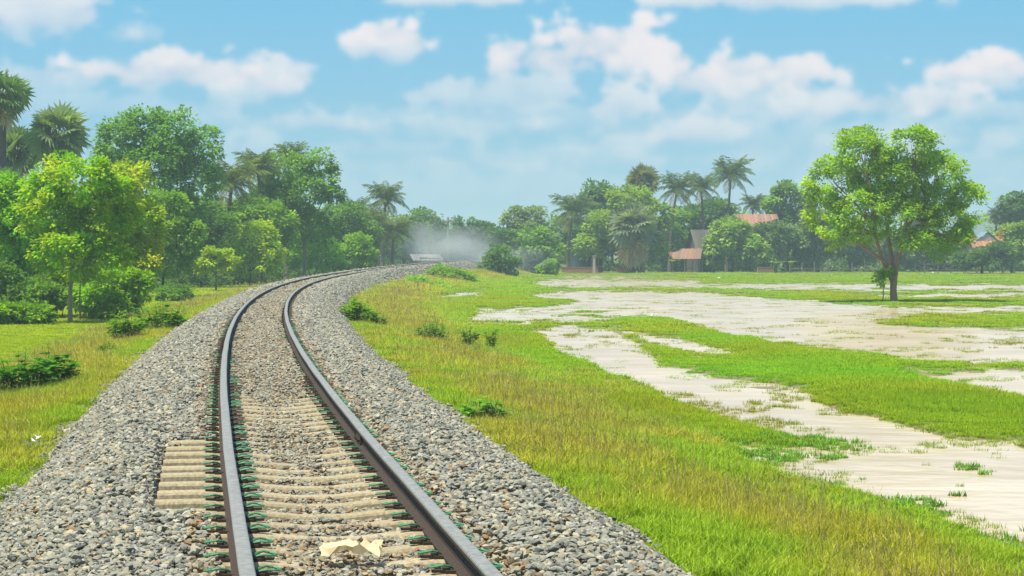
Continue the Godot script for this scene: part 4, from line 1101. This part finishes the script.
func build_weeds() -> void:
	var g := "broad leaved weeds on the railway banks"
	var deep := Color(0.035, 0.13, 0.02)
	var fresh := Color(0.09, 0.24, 0.015)
	weed_plant("weed_bush", "dark broad leaved bush on the left bank beside the meadow", "weed", Vector3(-8.08, 0.50, -41.02), 1.25, 0.95, 60, 0.2, Color(0.045, 0.15, 0.02), Color(0.08, 0.22, 0.02), g)
	weed_plant("weed_bush", "smaller dark leaved offshoot right of the left bank's dark bush", "weed", Vector3(-7.67, 0.50, -41.64), 0.95, 0.8, 40, 0.2, Color(0.045, 0.15, 0.02), Color(0.08, 0.22, 0.02), g)
	weed_plant("weed_bush", "bright leafy weed patch near the left ballast edge", "weed", Vector3(-9.63, 0.50, -68.73), 1.6, 1.05, 90, 0.2, fresh, BRIGHT, g)
	weed_plant("weed_bush", "bright weeds left of the patch at the left ballast edge", "weed", Vector3(-9.60, 0.45, -62.48), 1.0, 0.95, 60, 0.19, fresh, BRIGHT, g)
	weed_plant("weed_bush", "small weed low on the left bank between ballast and meadow", "weed", Vector3(-8.77, 0.40, -54.22), 0.5, 0.4, 24, 0.12, fresh, deep, g)
	weed_plant("weed_bush", "flat broad leaved weed beside the right ballast edge", "weed", Vector3(-0.36, 0.45, -32.30), 0.7, 0.40, 50, 0.13, Color(0.08, 0.22, 0.03), Color(0.12, 0.28, 0.03), g)
	weed_plant("weed_bush", "leafy weed bush on top of the right bank near the bend", "weed", Vector3(-4.55, 0.60, -72.90), 1.0, 0.95, 70, 0.2, fresh, BRIGHT, g)
	weed_plant("weed_bush", "second leafy weed bush behind the bend's bank weed", "weed", Vector3(-3.94, 0.50, -72.35), 0.7, 0.7, 36, 0.16, deep, fresh, g)
	weed_plant("weed_bush", "upright dark weed at the foot of the right bank", "weed", Vector3(-1.10, 0.20, -63.75), 0.5, 0.8, 24, 0.14, deep, MID, g)
	weed_plant("weed_bush", "tall thin weed beside the upright dark one", "weed", Vector3(-0.51, 0.15, -63.73), 0.35, 0.9, 16, 0.13, deep, MID, g)
	weed_plant("weed_bush", "leafy weeds halfway down the right bank", "weed", Vector3(-2.09, 0.40, -65.32), 1.0, 0.75, 44, 0.15, deep, fresh, g)
	var far := {"leaf": 0.2, "n": 1500, "col": Color(0.09, 0.23, 0.015), "alt": LIME, "clump": 0.3, "girth": 0.02, "stems": 6, "part": "foliage"}
	tree("bank_bush", "bright low bush on the right bank where the line vanishes", "bush", Vector3(-5.84, 0.00, -166.00), [[Vector3(-0.53, 0.21, 0.04), Vector3(0.80, 0.40, 0.76)], [Vector3(0.40, 0.01, -0.27), Vector3(0.80, 0.40, 0.76)], [Vector3(1.19, -0.19, 0.27), Vector3(0.60, 0.33, 0.57)]], far)
	tree("bank_bush", "duller low bush crowning the bank before the smoke", "bush", Vector3(-5.15, 0.00, -195.00), [[Vector3(-0.47, 0.64, -0.05), Vector3(1.09, 0.47, 1.04)], [Vector3(0.94, 0.33, 0.37), Vector3(1.09, 0.47, 1.04)], [Vector3(1.87, 0.02, -0.35), Vector3(0.78, 0.39, 0.74)]], far.merged({"col": MID, "alt": BRIGHT, "n": 1300}, true))

# ---------------------------------------------------------------- buildings, poles, small things

func house(called: String, label: String, category: String, at: Vector3, size: Vector3, rise_: float, turn: float, roof_col: Color, wall_col: Color, trim: Color, stilts := 0.0, open := false) -> Node3D:
	rng.seed = hash(label)
	var t := thing(called, on_ground(at), label, category)
	t.rotation.y = turn
	var hx := size.x * 0.5
	var hz := size.z * 0.5
	var y0 := stilts
	var y1 := size.y
	if not open:
		var s := Shape.new()
		s.box(Vector3(0, (y0 + y1) * 0.5, 0), Vector3(size.x, y1 - y0, size.z), wall_col)
		for e in [-1.0, 1.0]:
			s.tri(Vector3(e * hx, y1, -hz), Vector3(e * hx, y1, hz), Vector3(e * hx, y1 + rise_ - 0.05, 0), wall_col)
		part("wall", s.mesh(), mats.painted, t)
		var dr := Shape.new()
		dr.box(Vector3(-hx * 0.35, y0 + 0.95, hz + 0.03), Vector3(0.9, 1.9, 0.06), Color(0.05, 0.07, 0.09))
		part("door", dr.mesh(), mats.painted, t)
		for x in [0.3, 0.7]:
			var wn := Shape.new()
			wn.box(Vector3(hx * x, y0 + 1.3, hz + 0.03), Vector3(0.8, 0.9, 0.06), Color(0.04, 0.07, 0.10))
			var win := part("window", wn.mesh(), mats.painted, t)
			var fr := Shape.new()
			for k in [-1.0, 1.0]:
				fr.box(Vector3(hx * x + k * 0.43, y0 + 1.3, hz + 0.05), Vector3(0.07, 1.03, 0.08), trim)
				fr.box(Vector3(hx * x, y0 + 1.3 + k * 0.48, hz + 0.05), Vector3(0.78, 0.07, 0.08), trim)
			part("frame", fr.mesh(), mats.painted, win)
	for q in [[-0.92, 1.0], [0.92, 1.0], [-0.92, -1.0], [0.92, -1.0], [0.0, 1.0]]:
		if stilts > 0.0 or open:
			var ps := Shape.new()
			var ph := y0 if stilts > 0.0 else y1
			ps.box(Vector3(q[0] * hx, ph * 0.5, q[1] * hz * 0.9), Vector3(0.16, ph, 0.16), trim)
			part("post", ps.mesh(), mats.painted, t)
	for e in [-1.0, 1.0]:
		var r := Shape.new()
		var over := 0.4
		var n := int(size.x / 0.35)
		var eave := Vector3(0, y1 - over * rise_ / hz, e * (hz + over))
		var ridge := Vector3(0, y1 + rise_, 0)
		for k in n:   # corrugated sheets
			var x0 := lerpf(-hx - over, hx + over, float(k) / n)
			var x1 := lerpf(-hx - over, hx + over, float(k + 1) / n)
			var lift := Vector3(0, 0.05, 0)
			var xm := (x0 + x1) * 0.5
			var c := (roof_col * rnd(0.6, 1.2)).lerp(Color(0.33, 0.29, 0.25), rng.randf() * 0.45)
			r.quad(Vector3(x0, 0, 0) + eave, Vector3(x0, 0, 0) + ridge, Vector3(xm, 0, 0) + ridge + lift, Vector3(xm, 0, 0) + eave + lift, c)
			r.quad(Vector3(xm, 0, 0) + eave + lift, Vector3(xm, 0, 0) + ridge + lift, Vector3(x1, 0, 0) + ridge, Vector3(x1, 0, 0) + eave, c)
		part("roof", r.mesh(), mats.painted, t)
	return t

func pole(label: String, at: Vector3, tall: float) -> void:
	var t := thing("utility_pole", on_ground(at), label, "utility pole", "concrete utility poles beyond the bend")
	var s := Shape.new()
	s.tube([Vector3.ZERO, Vector3(0, tall, 0)], [0.14, 0.10], 8, Color(0.40, 0.38, 0.34))
	part("pole", s.mesh(), mats.painted, t)
	s = Shape.new()
	s.box(Vector3(0, tall - 0.5, 0.14), Vector3(1.5, 0.1, 0.1), Color(0.3, 0.28, 0.26))
	part("crossarm", s.mesh(), mats.painted, t)
	for x in [-0.65, -0.2, 0.65]:
		s = Shape.new()
		s.tube([Vector3(x, tall - 0.45, 0.14), Vector3(x, tall - 0.36, 0.14), Vector3(x, tall - 0.25, 0.14)], [0.05, 0.07, 0.03], 6, Color(0.5, 0.5, 0.48))
		part("insulator", s.mesh(), mats.painted, t)

func fence(called: String, label: String, from: Vector3, to: Vector3, every: float, tall: float, col: Color, wires: int) -> void:
	rng.seed = hash(label)
	var t := thing(called, on_ground(from), label, "fence")
	var n := int(from.distance_to(to) / every)
	var tops := []
	for k in n + 1:
		var p := on_ground(from.lerp(to, float(k) / n)) - t.position
		var s := Shape.new()
		var h := tall * rnd(0.8, 1.15)
		s.tube([p, p + Vector3(rnd(-0.06, 0.06), h, rnd(-0.06, 0.06))], [0.07, 0.055], 6, col * rnd(0.7, 1.2))
		part("post", s.mesh(), mats.bark, t)
		tops.append(p)
	for w in wires:
		var s := Shape.new()
		for k in n:
			s.tube([tops[k] + Vector3.UP * tall * (0.35 + 0.4 * w), tops[k + 1] + Vector3.UP * tall * (0.35 + 0.4 * w)], [0.025, 0.025], 4, col * 0.8)
		part("rail", s.mesh(), mats.bark, t)

func banana(label: String, at: Vector3, tall: float) -> void:
	rng.seed = hash(label)
	var t := thing("banana_plant", on_ground(at), label, "banana plant", "banana plants by the far fence")
	var s := Shape.new()
	s.tube([Vector3.ZERO, Vector3(0, tall * 0.5, 0)], [0.12, 0.07], 6, Color(0.22, 0.26, 0.08))
	part("stem", s.mesh(), mats.leaf, t)
	for k in 7:
		s = Shape.new()
		var a := TAU * k / 7.0 + rnd(-0.2, 0.2)
		var dir := Vector3(cos(a), 1.5, sin(a)).normalized()
		var side := dir.cross(Vector3.UP).normalized() * 0.2
		var p := Vector3(0, tall * 0.48, 0)
		for q in 4:
			var nx := p + dir * tall * 0.15
			s.quad(p - side * (0.4 if q == 0 else 1.0), p + side * (0.4 if q == 0 else 1.0), nx + side * (0.2 if q == 3 else 1.0), nx - side * (0.2 if q == 3 else 1.0), Color(0.22, 0.32, 0.03))
			p = nx
			dir = (dir + Vector3.DOWN * 0.45).normalized()
		part("leaf", s.mesh(), mats.leaf, t)

func build_places() -> void:
	house("blue_roofed_house", "small house with a blue gable roof and yellow posts across the paddies", "house", Vector3(8.82, 0.00, -294.00), Vector3(2.9, 2.7, 3.4), 1.3, 0.25, Color(0.13, 0.23, 0.33), Color(0.10, 0.16, 0.20), Color(0.50, 0.42, 0.14))
	house("rusty_shed", "open shed with a rusty tin roof below the coconut palms", "shed", Vector3(19.90, 0.00, -286.00), Vector3(3.0, 1.9, 2.6), 0.9, -0.2, Color(0.36, 0.16, 0.075), Color(0.3, 0.25, 0.2), Color(0.36, 0.33, 0.28), 0.0, true)
	house("thatched_hut", "grey thatched hut roof rising behind the rusty shed", "hut", Vector3(21.92, 0.00, -290.00), Vector3(2.2, 2.6, 2.6), 2.4, 0.5, Color(0.17, 0.165, 0.15), Color(0.14, 0.12, 0.10), Color(0.2, 0.17, 0.13))
	house("orange_roofed_house", "house with a long orange roof showing above the bluish tree", "house", Vector3(29.55, 0.00, -304.00), Vector3(4.6, 5.7, 5.0), 1.3, 0.05, Color(0.40, 0.19, 0.11), Color(0.45, 0.38, 0.30), Color(0.5, 0.45, 0.35), 2.0)
	house("red_trimmed_house", "house with pale gable and dark red roof edge behind the lone tree", "house", Vector3(50.66, 0.00, -312.00), Vector3(4.2, 4.3, 5.0), 2.2, 1.2, Color(0.30, 0.075, 0.05), Color(0.62, 0.58, 0.54), Color(0.5, 0.48, 0.44), 1.8)
	var h := house("orange_house", "orange roofed house with blue gable at the right edge", "house", Vector3(52.40, 0.00, -277.00), Vector3(3.2, 2.9, 4.4), 1.2, 0.1, Color(0.55, 0.22, 0.07), Color(0.40, 0.30, 0.22), Color(0.45, 0.38, 0.3), 1.2)
	var up := Shape.new()
	for e in [-1.0, 1.0]:
		up.quad(Vector3(e * 1.3, 3.7, 0.9), Vector3(0.1, 4.7, 0.9), Vector3(0.1, 4.7, -1.6), Vector3(e * 1.3, 3.7, -1.6), Color(0.20, 0.36, 0.42))
	part("upper_roof", up.mesh(), mats.painted, h)
	up = Shape.new()
	up.tri(Vector3(-1.15, 3.7, 0.8), Vector3(1.15, 3.7, 0.8), Vector3(0.1, 4.55, 0.8), Color(0.6, 0.58, 0.52))
	part("gable", up.mesh(), mats.painted, h)
	up = Shape.new()
	up.box(Vector3(1.7, 4.2, 0.3), Vector3(0.35, 1.4, 0.35), Color(0.55, 0.24, 0.05))
	part("chimney", up.mesh(), mats.painted, h)
	house("pale_hut", "low hut with a pale tin roof half hidden in the smoke", "hut", Vector3(-9.26, 0.00, -266.00), Vector3(2.6, 1.7, 2.4), 0.5, 0.3, Color(0.36, 0.36, 0.35), Color(0.10, 0.11, 0.11), Color(0.3, 0.28, 0.25))
	pole("tall concrete pole over the dark tree at the bend", Vector3(-10.14, 0.00, -288.00), 7.6)
	pole("concrete pole standing in the smoke", Vector3(-6.86, 0.00, -268.00), 5.8)
	fence("post_fence", "row of thin grey posts under the trees right of the lone tree", Vector3(44.93, 0.00, -272.00), Vector3(58.71, 0.00, -278.00), 1.6, 1.5, Color(0.30, 0.26, 0.21), 2)
	fence("post_fence", "row of pale posts under the greyish trees left of the lone tree", Vector3(31.58, 0.00, -284.00), Vector3(42.33, 0.00, -280.00), 1.3, 1.5, Color(0.36, 0.33, 0.28), 1)
	fence("post_fence", "row of white posts beneath the rusty shed and palms", Vector3(16.01, 0.00, -286.00), Vector3(23.04, 0.00, -288.00), 1.1, 1.5, Color(0.46, 0.44, 0.38), 1)
	fence("trackside_fence", "short fence of pale posts beside the line at the bend", Vector3(-12.43, 0.00, -232.00), Vector3(-10.01, 0.00, -236.00), 0.7, 1.3, Color(0.46, 0.44, 0.38), 1)
	for q in [[Vector3(5.64, 0.00, -282.00), Vector3(9.73, 0.00, -283.00), "low orange earth wall before the blue roofed house"], [Vector3(11.90, 0.00, -286.00), Vector3(14.18, 0.00, -286.00), "short orange earth wall beside the skirted palmyra"], [Vector3(27.94, 0.00, -284.00), Vector3(29.76, 0.00, -284.00), "patch of orange earth wall below the bluish tree"]]:
		var t := thing("earth_wall", on_ground(q[0]), q[2], "wall", "low orange walls at the paddy edge")
		var s := Shape.new()
		s.box((q[1] - q[0]) * 0.5 + Vector3.UP * 0.3, Vector3(absf(q[1].x - q[0].x), 0.75, 0.3), Color(0.36, 0.20, 0.10))
		part("wall", s.mesh(), mats.painted, t)
		s = Shape.new()
		s.box((q[1] - q[0]) * 0.5 + Vector3.UP * 0.70, Vector3(absf(q[1].x - q[0].x) + 0.1, 0.07, 0.38), Color(0.30, 0.2, 0.12))
		part("coping", s.mesh(), mats.painted, t)
	var pil := thing("gate_pillar", on_ground(Vector3(9.22, 0.00, -281.00)), "pale square pillar standing before the blue roofed house", "pillar")
	var ps := Shape.new()
	ps.box(Vector3(0, 1.0, 0), Vector3(0.3, 2.0, 0.3), Color(0.48, 0.45, 0.33))
	part("shaft", ps.mesh(), mats.painted, pil)
	ps = Shape.new()
	ps.box(Vector3(0, 2.05, 0), Vector3(0.4, 0.1, 0.4), Color(0.48, 0.45, 0.36))
	part("cap", ps.mesh(), mats.painted, pil)
	banana("banana plant left of the shed posts", Vector3(18.17, 0.00, -284.00), 2.2)
	banana("banana plant beside the far fence left of the lone tree", Vector3(31.36, 0.00, -281.00), 2.0)
	banana("banana plant with two upright leaves below the bluish tree", Vector3(29.78, 0.00, -282.00), 1.9)
	# hills far behind
	var hill := Shape.new()
	var ridge := []
	for k in 61:
		var u := k / 60.0
		var x := lerpf(-260.0, 900.0, u)
		var y := 4.0 + 30.0 * exp(-pow((x - 55.0) / 42.0, 2)) + 26.0 * exp(-pow((x - 330.0) / 90.0, 2)) + 16.0 * exp(-pow((x - 600.0) / 150.0, 2)) + 2.5 * wobble.get_noise_1d(x * 0.4)
		ridge.append(Vector3(x, y, -1500.0 + 60.0 * sin(u * 9.0)))
	for k in 60:
		for e in [-1.0, 1.0]:
			hill.quad(ridge[k], ridge[k + 1], Vector3(ridge[k + 1].x, -2.0, ridge[k + 1].z + 160.0 * e), Vector3(ridge[k].x, -2.0, ridge[k].z + 160.0 * e), Color(0.06, 0.10, 0.04))
	tag(part("hills", hill.mesh(), mats.painted, self), "low wooded hills far beyond the trees", "", "", "structure")

func build_small_things() -> void:
	# a crumpled scrap of paper between the rails
	rng.seed = 9
	var s := Shape.new()
	var n := 7
	var pts := []
	for i in n + 1:
		for j in n + 1:
			var u := float(i) / n - 0.5
			var v := float(j) / n - 0.5
			pts.append(Vector3(u * 0.30 + rnd(-0.012, 0.012), 0.05 + 0.022 * sin(u * 14.0 + v * 9.0) * rnd(0.6, 1.0) + 0.02 * sin(v * 17.0 - u * 6.0) + 0.05 * maxf(0.0, 0.3 - absf(u + 0.1)) * 2.0 * (v + 0.5), v * 0.26 + rnd(-0.02, 0.02)))
	for i in n:
		for j in n:
			s.quad(pts[i * (n + 1) + j], pts[(i + 1) * (n + 1) + j], pts[(i + 1) * (n + 1) + j + 1], pts[i * (n + 1) + j + 1], Color.WHITE)
	var o := part("paper_scrap", s.mesh(), mats.paper, self)
	o.position = Vector3(-0.80, 1.17, -12.40)
	tag(o, "crumpled cream paper scrap lying on the sleepers between the rails", "litter")
	s = Shape.new()
	for k in 9:
		var a := Vector3(rnd(-0.12, 0.12), rnd(0.1, 0.2), rnd(-0.08, 0.08))
		s.tri(a, a + Vector3(rnd(0.03, 0.08), rnd(-0.03, 0.04), rnd(-0.03, 0.03)), a + Vector3(rnd(-0.02, 0.04), rnd(0.02, 0.05), rnd(-0.03, 0.05)), Color.WHITE)
	o = part("plastic_scrap", s.mesh(), mats.feather, self)
	o.position = on_ground(Vector3(-5.18, 0.55, -26.98), 0.0)
	tag(o, "torn white plastic scrap caught in the grass of the left bank", "litter")
	# egrets
	for q in [[Vector3(5.25, 0.00, -93.73), 0.62, 1.4, "white egret feeding on the green clump between the flooded paddies"], [Vector3(18.03, 0.00, -217.75), 0.65, 0.2, "small white egret on the far meadow below the rounded tree"], [Vector3(45.47, 0.00, -270.02), 0.65, 2.0, "small white egret on the far meadow right of the lone tree"]]:
		var t := thing("egret", on_ground(q[0], 0.0), q[3], "bird", "white egrets in the fields")
		t.rotation.y = q[2]
		t.scale = Vector3.ONE * q[1]
		var b := Shape.new()
		b.tube([Vector3(-0.22, 0.27, 0), Vector3(-0.14, 0.29, 0), Vector3(0.0, 0.31, 0), Vector3(0.10, 0.33, 0), Vector3(0.15, 0.37, 0), Vector3(0.17, 0.44, 0), Vector3(0.15, 0.50, 0), Vector3(0.18, 0.535, 0), Vector3(0.22, 0.53, 0)],
			[0.012, 0.05, 0.085, 0.07, 0.04, 0.022, 0.02, 0.026, 0.012], 8, Color.WHITE)
		part("body", b.mesh(), mats.feather, t)
		b = Shape.new()
		b.tube([Vector3(0.215, 0.53, 0), Vector3(0.29, 0.515, 0)], [0.01, 0.002], 5, Color(0.5, 0.35, 0.05))
		part("beak", b.mesh(), mats.painted, t)
		for e in [-0.03, 0.03]:
			b = Shape.new()
			b.tube([Vector3(0, 0, e), Vector3(-0.02, 0.13, e), Vector3(0.01, 0.25, e)], [0.007, 0.006, 0.01], 4, Color(0.05, 0.05, 0.05))
			part("leg", b.mesh(), mats.painted, t)

func build_smoke() -> void:
	var holder := Node3D.new()
	holder.name = "smoke"
	add_child(holder)
	tag(holder, "pale smoke drifting low across the far bend of the line", "smoke", "", "stuff")
	rng.seed = 640
	var path := [[Vector3(-10.36, 3.11, -254.00), 1.8, 1.2], [Vector3(-8.87, 3.51, -252.00), 2.4, 1.9], [Vector3(-7.40, 3.60, -250.00), 2.8, 2.4], [Vector3(-6.15, 3.10, -248.00), 2.8, 2.0], [Vector3(-4.94, 2.80, -247.00), 3.0, 1.9], [Vector3(-3.74, 2.21, -246.00), 3.2, 1.7], [Vector3(-2.34, 1.53, -244.00), 3.2, 1.4], [Vector3(-0.96, 0.68, -241.00), 3.0, 1.0]]
	for k in 90:
		var u := rng.randf() * (path.size() - 1.01)
		var a = path[int(u)]
		var b = path[int(u) + 1]
		var t := u - int(u)
		var wide := lerpf(a[1], b[1], t)
		var tall := lerpf(a[2], b[2], t)
		var f := FogVolume.new()
		f.name = "puff"
		f.shape = RenderingServer.FOG_VOLUME_SHAPE_ELLIPSOID
		f.size = Vector3(wide * rnd(0.9, 2.2), tall * rnd(0.8, 1.8), wide * rnd(0.8, 1.6))
		f.position = a[0].lerp(b[0], t) + Vector3(rng.randfn() * wide * 0.6, rng.randfn() * tall * 0.5, rnd(-2.5, 2.5))
		var m := FogMaterial.new()
		m.density = rnd(0.008, 0.034)
		m.albedo = Color(0.95, 1, 0.99)
		f.material = m
		holder.add_child(f, true)

# ---------------------------------------------------------------- sky

func sky_panorama() -> ImageTexture:
	var w := 4096
	var h := 2048
	var im := Image.create(w, h, false, Image.FORMAT_RGB8)
	var stops := [[-90.0, Color8(150, 160, 140)], [-0.1, Color8(170, 190, 190)], [0.0, Color8(170, 208, 221)], [1.6, Color8(157, 205, 227)], [3.4, Color8(138, 199, 230)], [5.8, Color8(118, 193, 233)], [14.0, Color8(96, 180, 230)], [40.0, Color8(80, 160, 220)], [90.0, Color8(70, 146, 212)]]
	var base := []
	for y in h:
		var el := 90.0 - 180.0 * (y + 0.5) / h
		var col: Color = stops[0][1]
		for k in stops.size() - 1:
			if el >= stops[k][0]:
				col = stops[k][1].lerp(stops[k + 1][1], clampf((el - stops[k][0]) / (stops[k + 1][0] - stops[k][0]), 0.0, 1.0))
		base.append(col)
		im.fill_rect(Rect2i(0, y, w, 1), col)
	var puff := FastNoiseLite.new()
	puff.seed = 21
	puff.frequency = 1.1
	puff.fractal_octaves = 5
	puff.fractal_gain = 0.55
	# clouds: azimuth, elevation, half width, half height in degrees, strength
	var clouds := []
	for q in [[50, 20, 62, 30, 0.8], [135, 34, 22, 12, 0.35], [45, 82, 55, 18, 0.55], [160, 74, 70, 20, 0.9], [215, 74, 40, 14, 0.7], [283, 78, 30, 20, 0.8], [262, 92, 38, 14, 0.6], [385, 42, 38, 21, 1.0], [445, 1, 75, 7, 0.8], [780, 2, 125, 11, 0.85],
			[600, 48, 62, 28, 1.0], [545, 58, 55, 20, 0.9], [510, 55, 25, 18, 0.85], [655, 62, 42, 18, 0.8], [745, 76, 78, 24, 0.95], [700, 82, 40, 16, 0.7], [988, 74, 46, 18, 1.0], [500, 95, 90, 18, 0.6], [620, 108, 30, 16, 0.75], [800, 108, 85, 15, 0.55], [880, 104, 75, 16, 0.6],
			[935, 104, 40, 14, 0.6], [705, 134, 38, 15, 0.55], [312, 122, 32, 10, 0.45], [632, 147, 45, 11, 0.4], [450, 130, 85, 11, 0.35], [245, 148, 36, 12, 0.45], [380, 150, 60, 10, 0.25], [560, 160, 90, 12, 0.3], [900, 145, 80, 12, 0.35], [1010, 115, 60, 12, 0.5], [760, 160, 90, 10, 0.25], [512, 122, 300, 13, 0.28], [250, 168, 240, 11, 0.25], [820, 138, 260, 14, 0.3], [520, 190, 420, 14, 0.22], [950, 170, 200, 12, 0.25], [90, 110, 160, 12, 0.3]]:
		clouds.append([rad_to_deg(atan((q[0] - 512.0) / 2500.0)), rad_to_deg(atan((250.0 - q[1]) / 2500.0)), 1.32 * q[2] / 43.6, 1.3 * q[3] / 43.6, q[4]])
	rng.seed = 31
	for k in 620:
		var el := 1.2 + 62.0 * pow(rng.randf(), 2.6)
		var az := rnd(-180.0, 180.0)
		if absf(az) < 13.5 and el < 7.6:
			continue
		var grow := 1.0 + el * 0.11
		clouds.append([az, el, rnd(0.9, 2.6) * grow / maxf(cos(deg_to_rad(el)), 0.4), rnd(0.3, 0.65) * grow, rnd(0.4, 1.0)])
	for c in clouds:
		var x0 := floori((c[0] - c[2] * 1.35) / 360.0 * w)
		var x1 := ceili((c[0] + c[2] * 1.35) / 360.0 * w)
		var y0 := clampi(floori((90.0 - c[1] - c[3] * 1.5) / 180.0 * h), 0, h - 1)
		var y1 := clampi(ceili((90.0 - c[1] + c[3] * 1.4) / 180.0 * h), 0, h / 2 - 1)
		for y in range(y0, y1 + 1):
			var el := 90.0 - 180.0 * (y + 0.5) / h
			var e: float = (el - c[1]) / c[3]
			for x in range(x0, x1 + 1):
				var az := 360.0 * (x + 0.5) / w
				var a: float = (az - c[0]) / c[2]
				var zoom: float = 1.0 / (1.0 + c[1] * 0.1)
				var n := puff.get_noise_3d(az * zoom, el * 1.5 * zoom, c[4])
				var r := sqrt(a * a + (e * e if e > 0.0 else e * e * 1.7))
				var dens := 1.05 - r + n * 1.0
				var alpha: float = smoothstep(0.06, 0.36, dens) * c[4] * (0.45 + 0.55 * smoothstep(-1.0, 0.15, e))
				if alpha <= 0.003:
					continue
				var lit := clampf(0.68 + 0.42 * e + 0.9 * n, 0.0, 1.0)
				var col := Color8(192, 208, 229).lerp(Color8(250, 241, 243), lit)
				var px := posmod(x, w)
				im.set_pixel(px, y, im.get_pixel(px, y).lerp(col, alpha))
	return ImageTexture.create_from_image(im)

# ---------------------------------------------------------------- the scene

func _ready() -> void:
	var cam := Camera3D.new()
	cam.name = "camera"
	cam.position = Vector3(0, 2.7, 0)
	cam.rotation_degrees = Vector3(-0.871, 0, 0)
	cam.fov = 13.144
	cam.near = 0.5
	cam.far = 6000.0
	add_child(cam)
	cam.current = true
	var env := Environment.new()
	env.background_mode = Environment.BG_SKY
	var sky := Sky.new()
	var pano := PanoramaSkyMaterial.new()
	pano.panorama = sky_panorama()
	sky.sky_material = pano
	env.sky = sky
	env.background_energy_multiplier = 1.0 / EXPOSURE
	env.tonemap_mode = Environment.TONE_MAPPER_LINEAR
	env.tonemap_exposure = EXPOSURE
	env.sdfgi_enabled = true
	env.ssao_enabled = true
	env.ssil_enabled = true
	env.volumetric_fog_enabled = true
	env.volumetric_fog_density = 0.0
	env.fog_enabled = true
	env.fog_density = 0.0006
	env.fog_light_color = Color(0.84, 0.96, 0.98)
	var we := WorldEnvironment.new()
	we.name = "environment"
	we.environment = env
	add_child(we)
	var sun := DirectionalLight3D.new()
	sun.name = "sun"
	sun.light_energy = 1.55
	sun.light_color = Color(1.0, 0.96, 0.88)
	sun.light_angular_distance = 2.0
	sun.shadow_enabled = true
	sun.look_at_from_position(Vector3.ZERO, Vector3(0.30, -0.93, -0.20))
	add_child(sun)

	wobble.seed = 5
	wobble.frequency = 0.35
	wobble.fractal_octaves = 3
	patchy.seed = 6
	patchy.frequency = 0.25
	patchy.fractal_octaves = 3
	make_materials()
	prepare_ponds()
	make_grid()
	build_ground()
	build_railway()
	build_grass()
	build_trees()
	build_weeds()
	build_places()
	build_small_things()
	build_smoke()
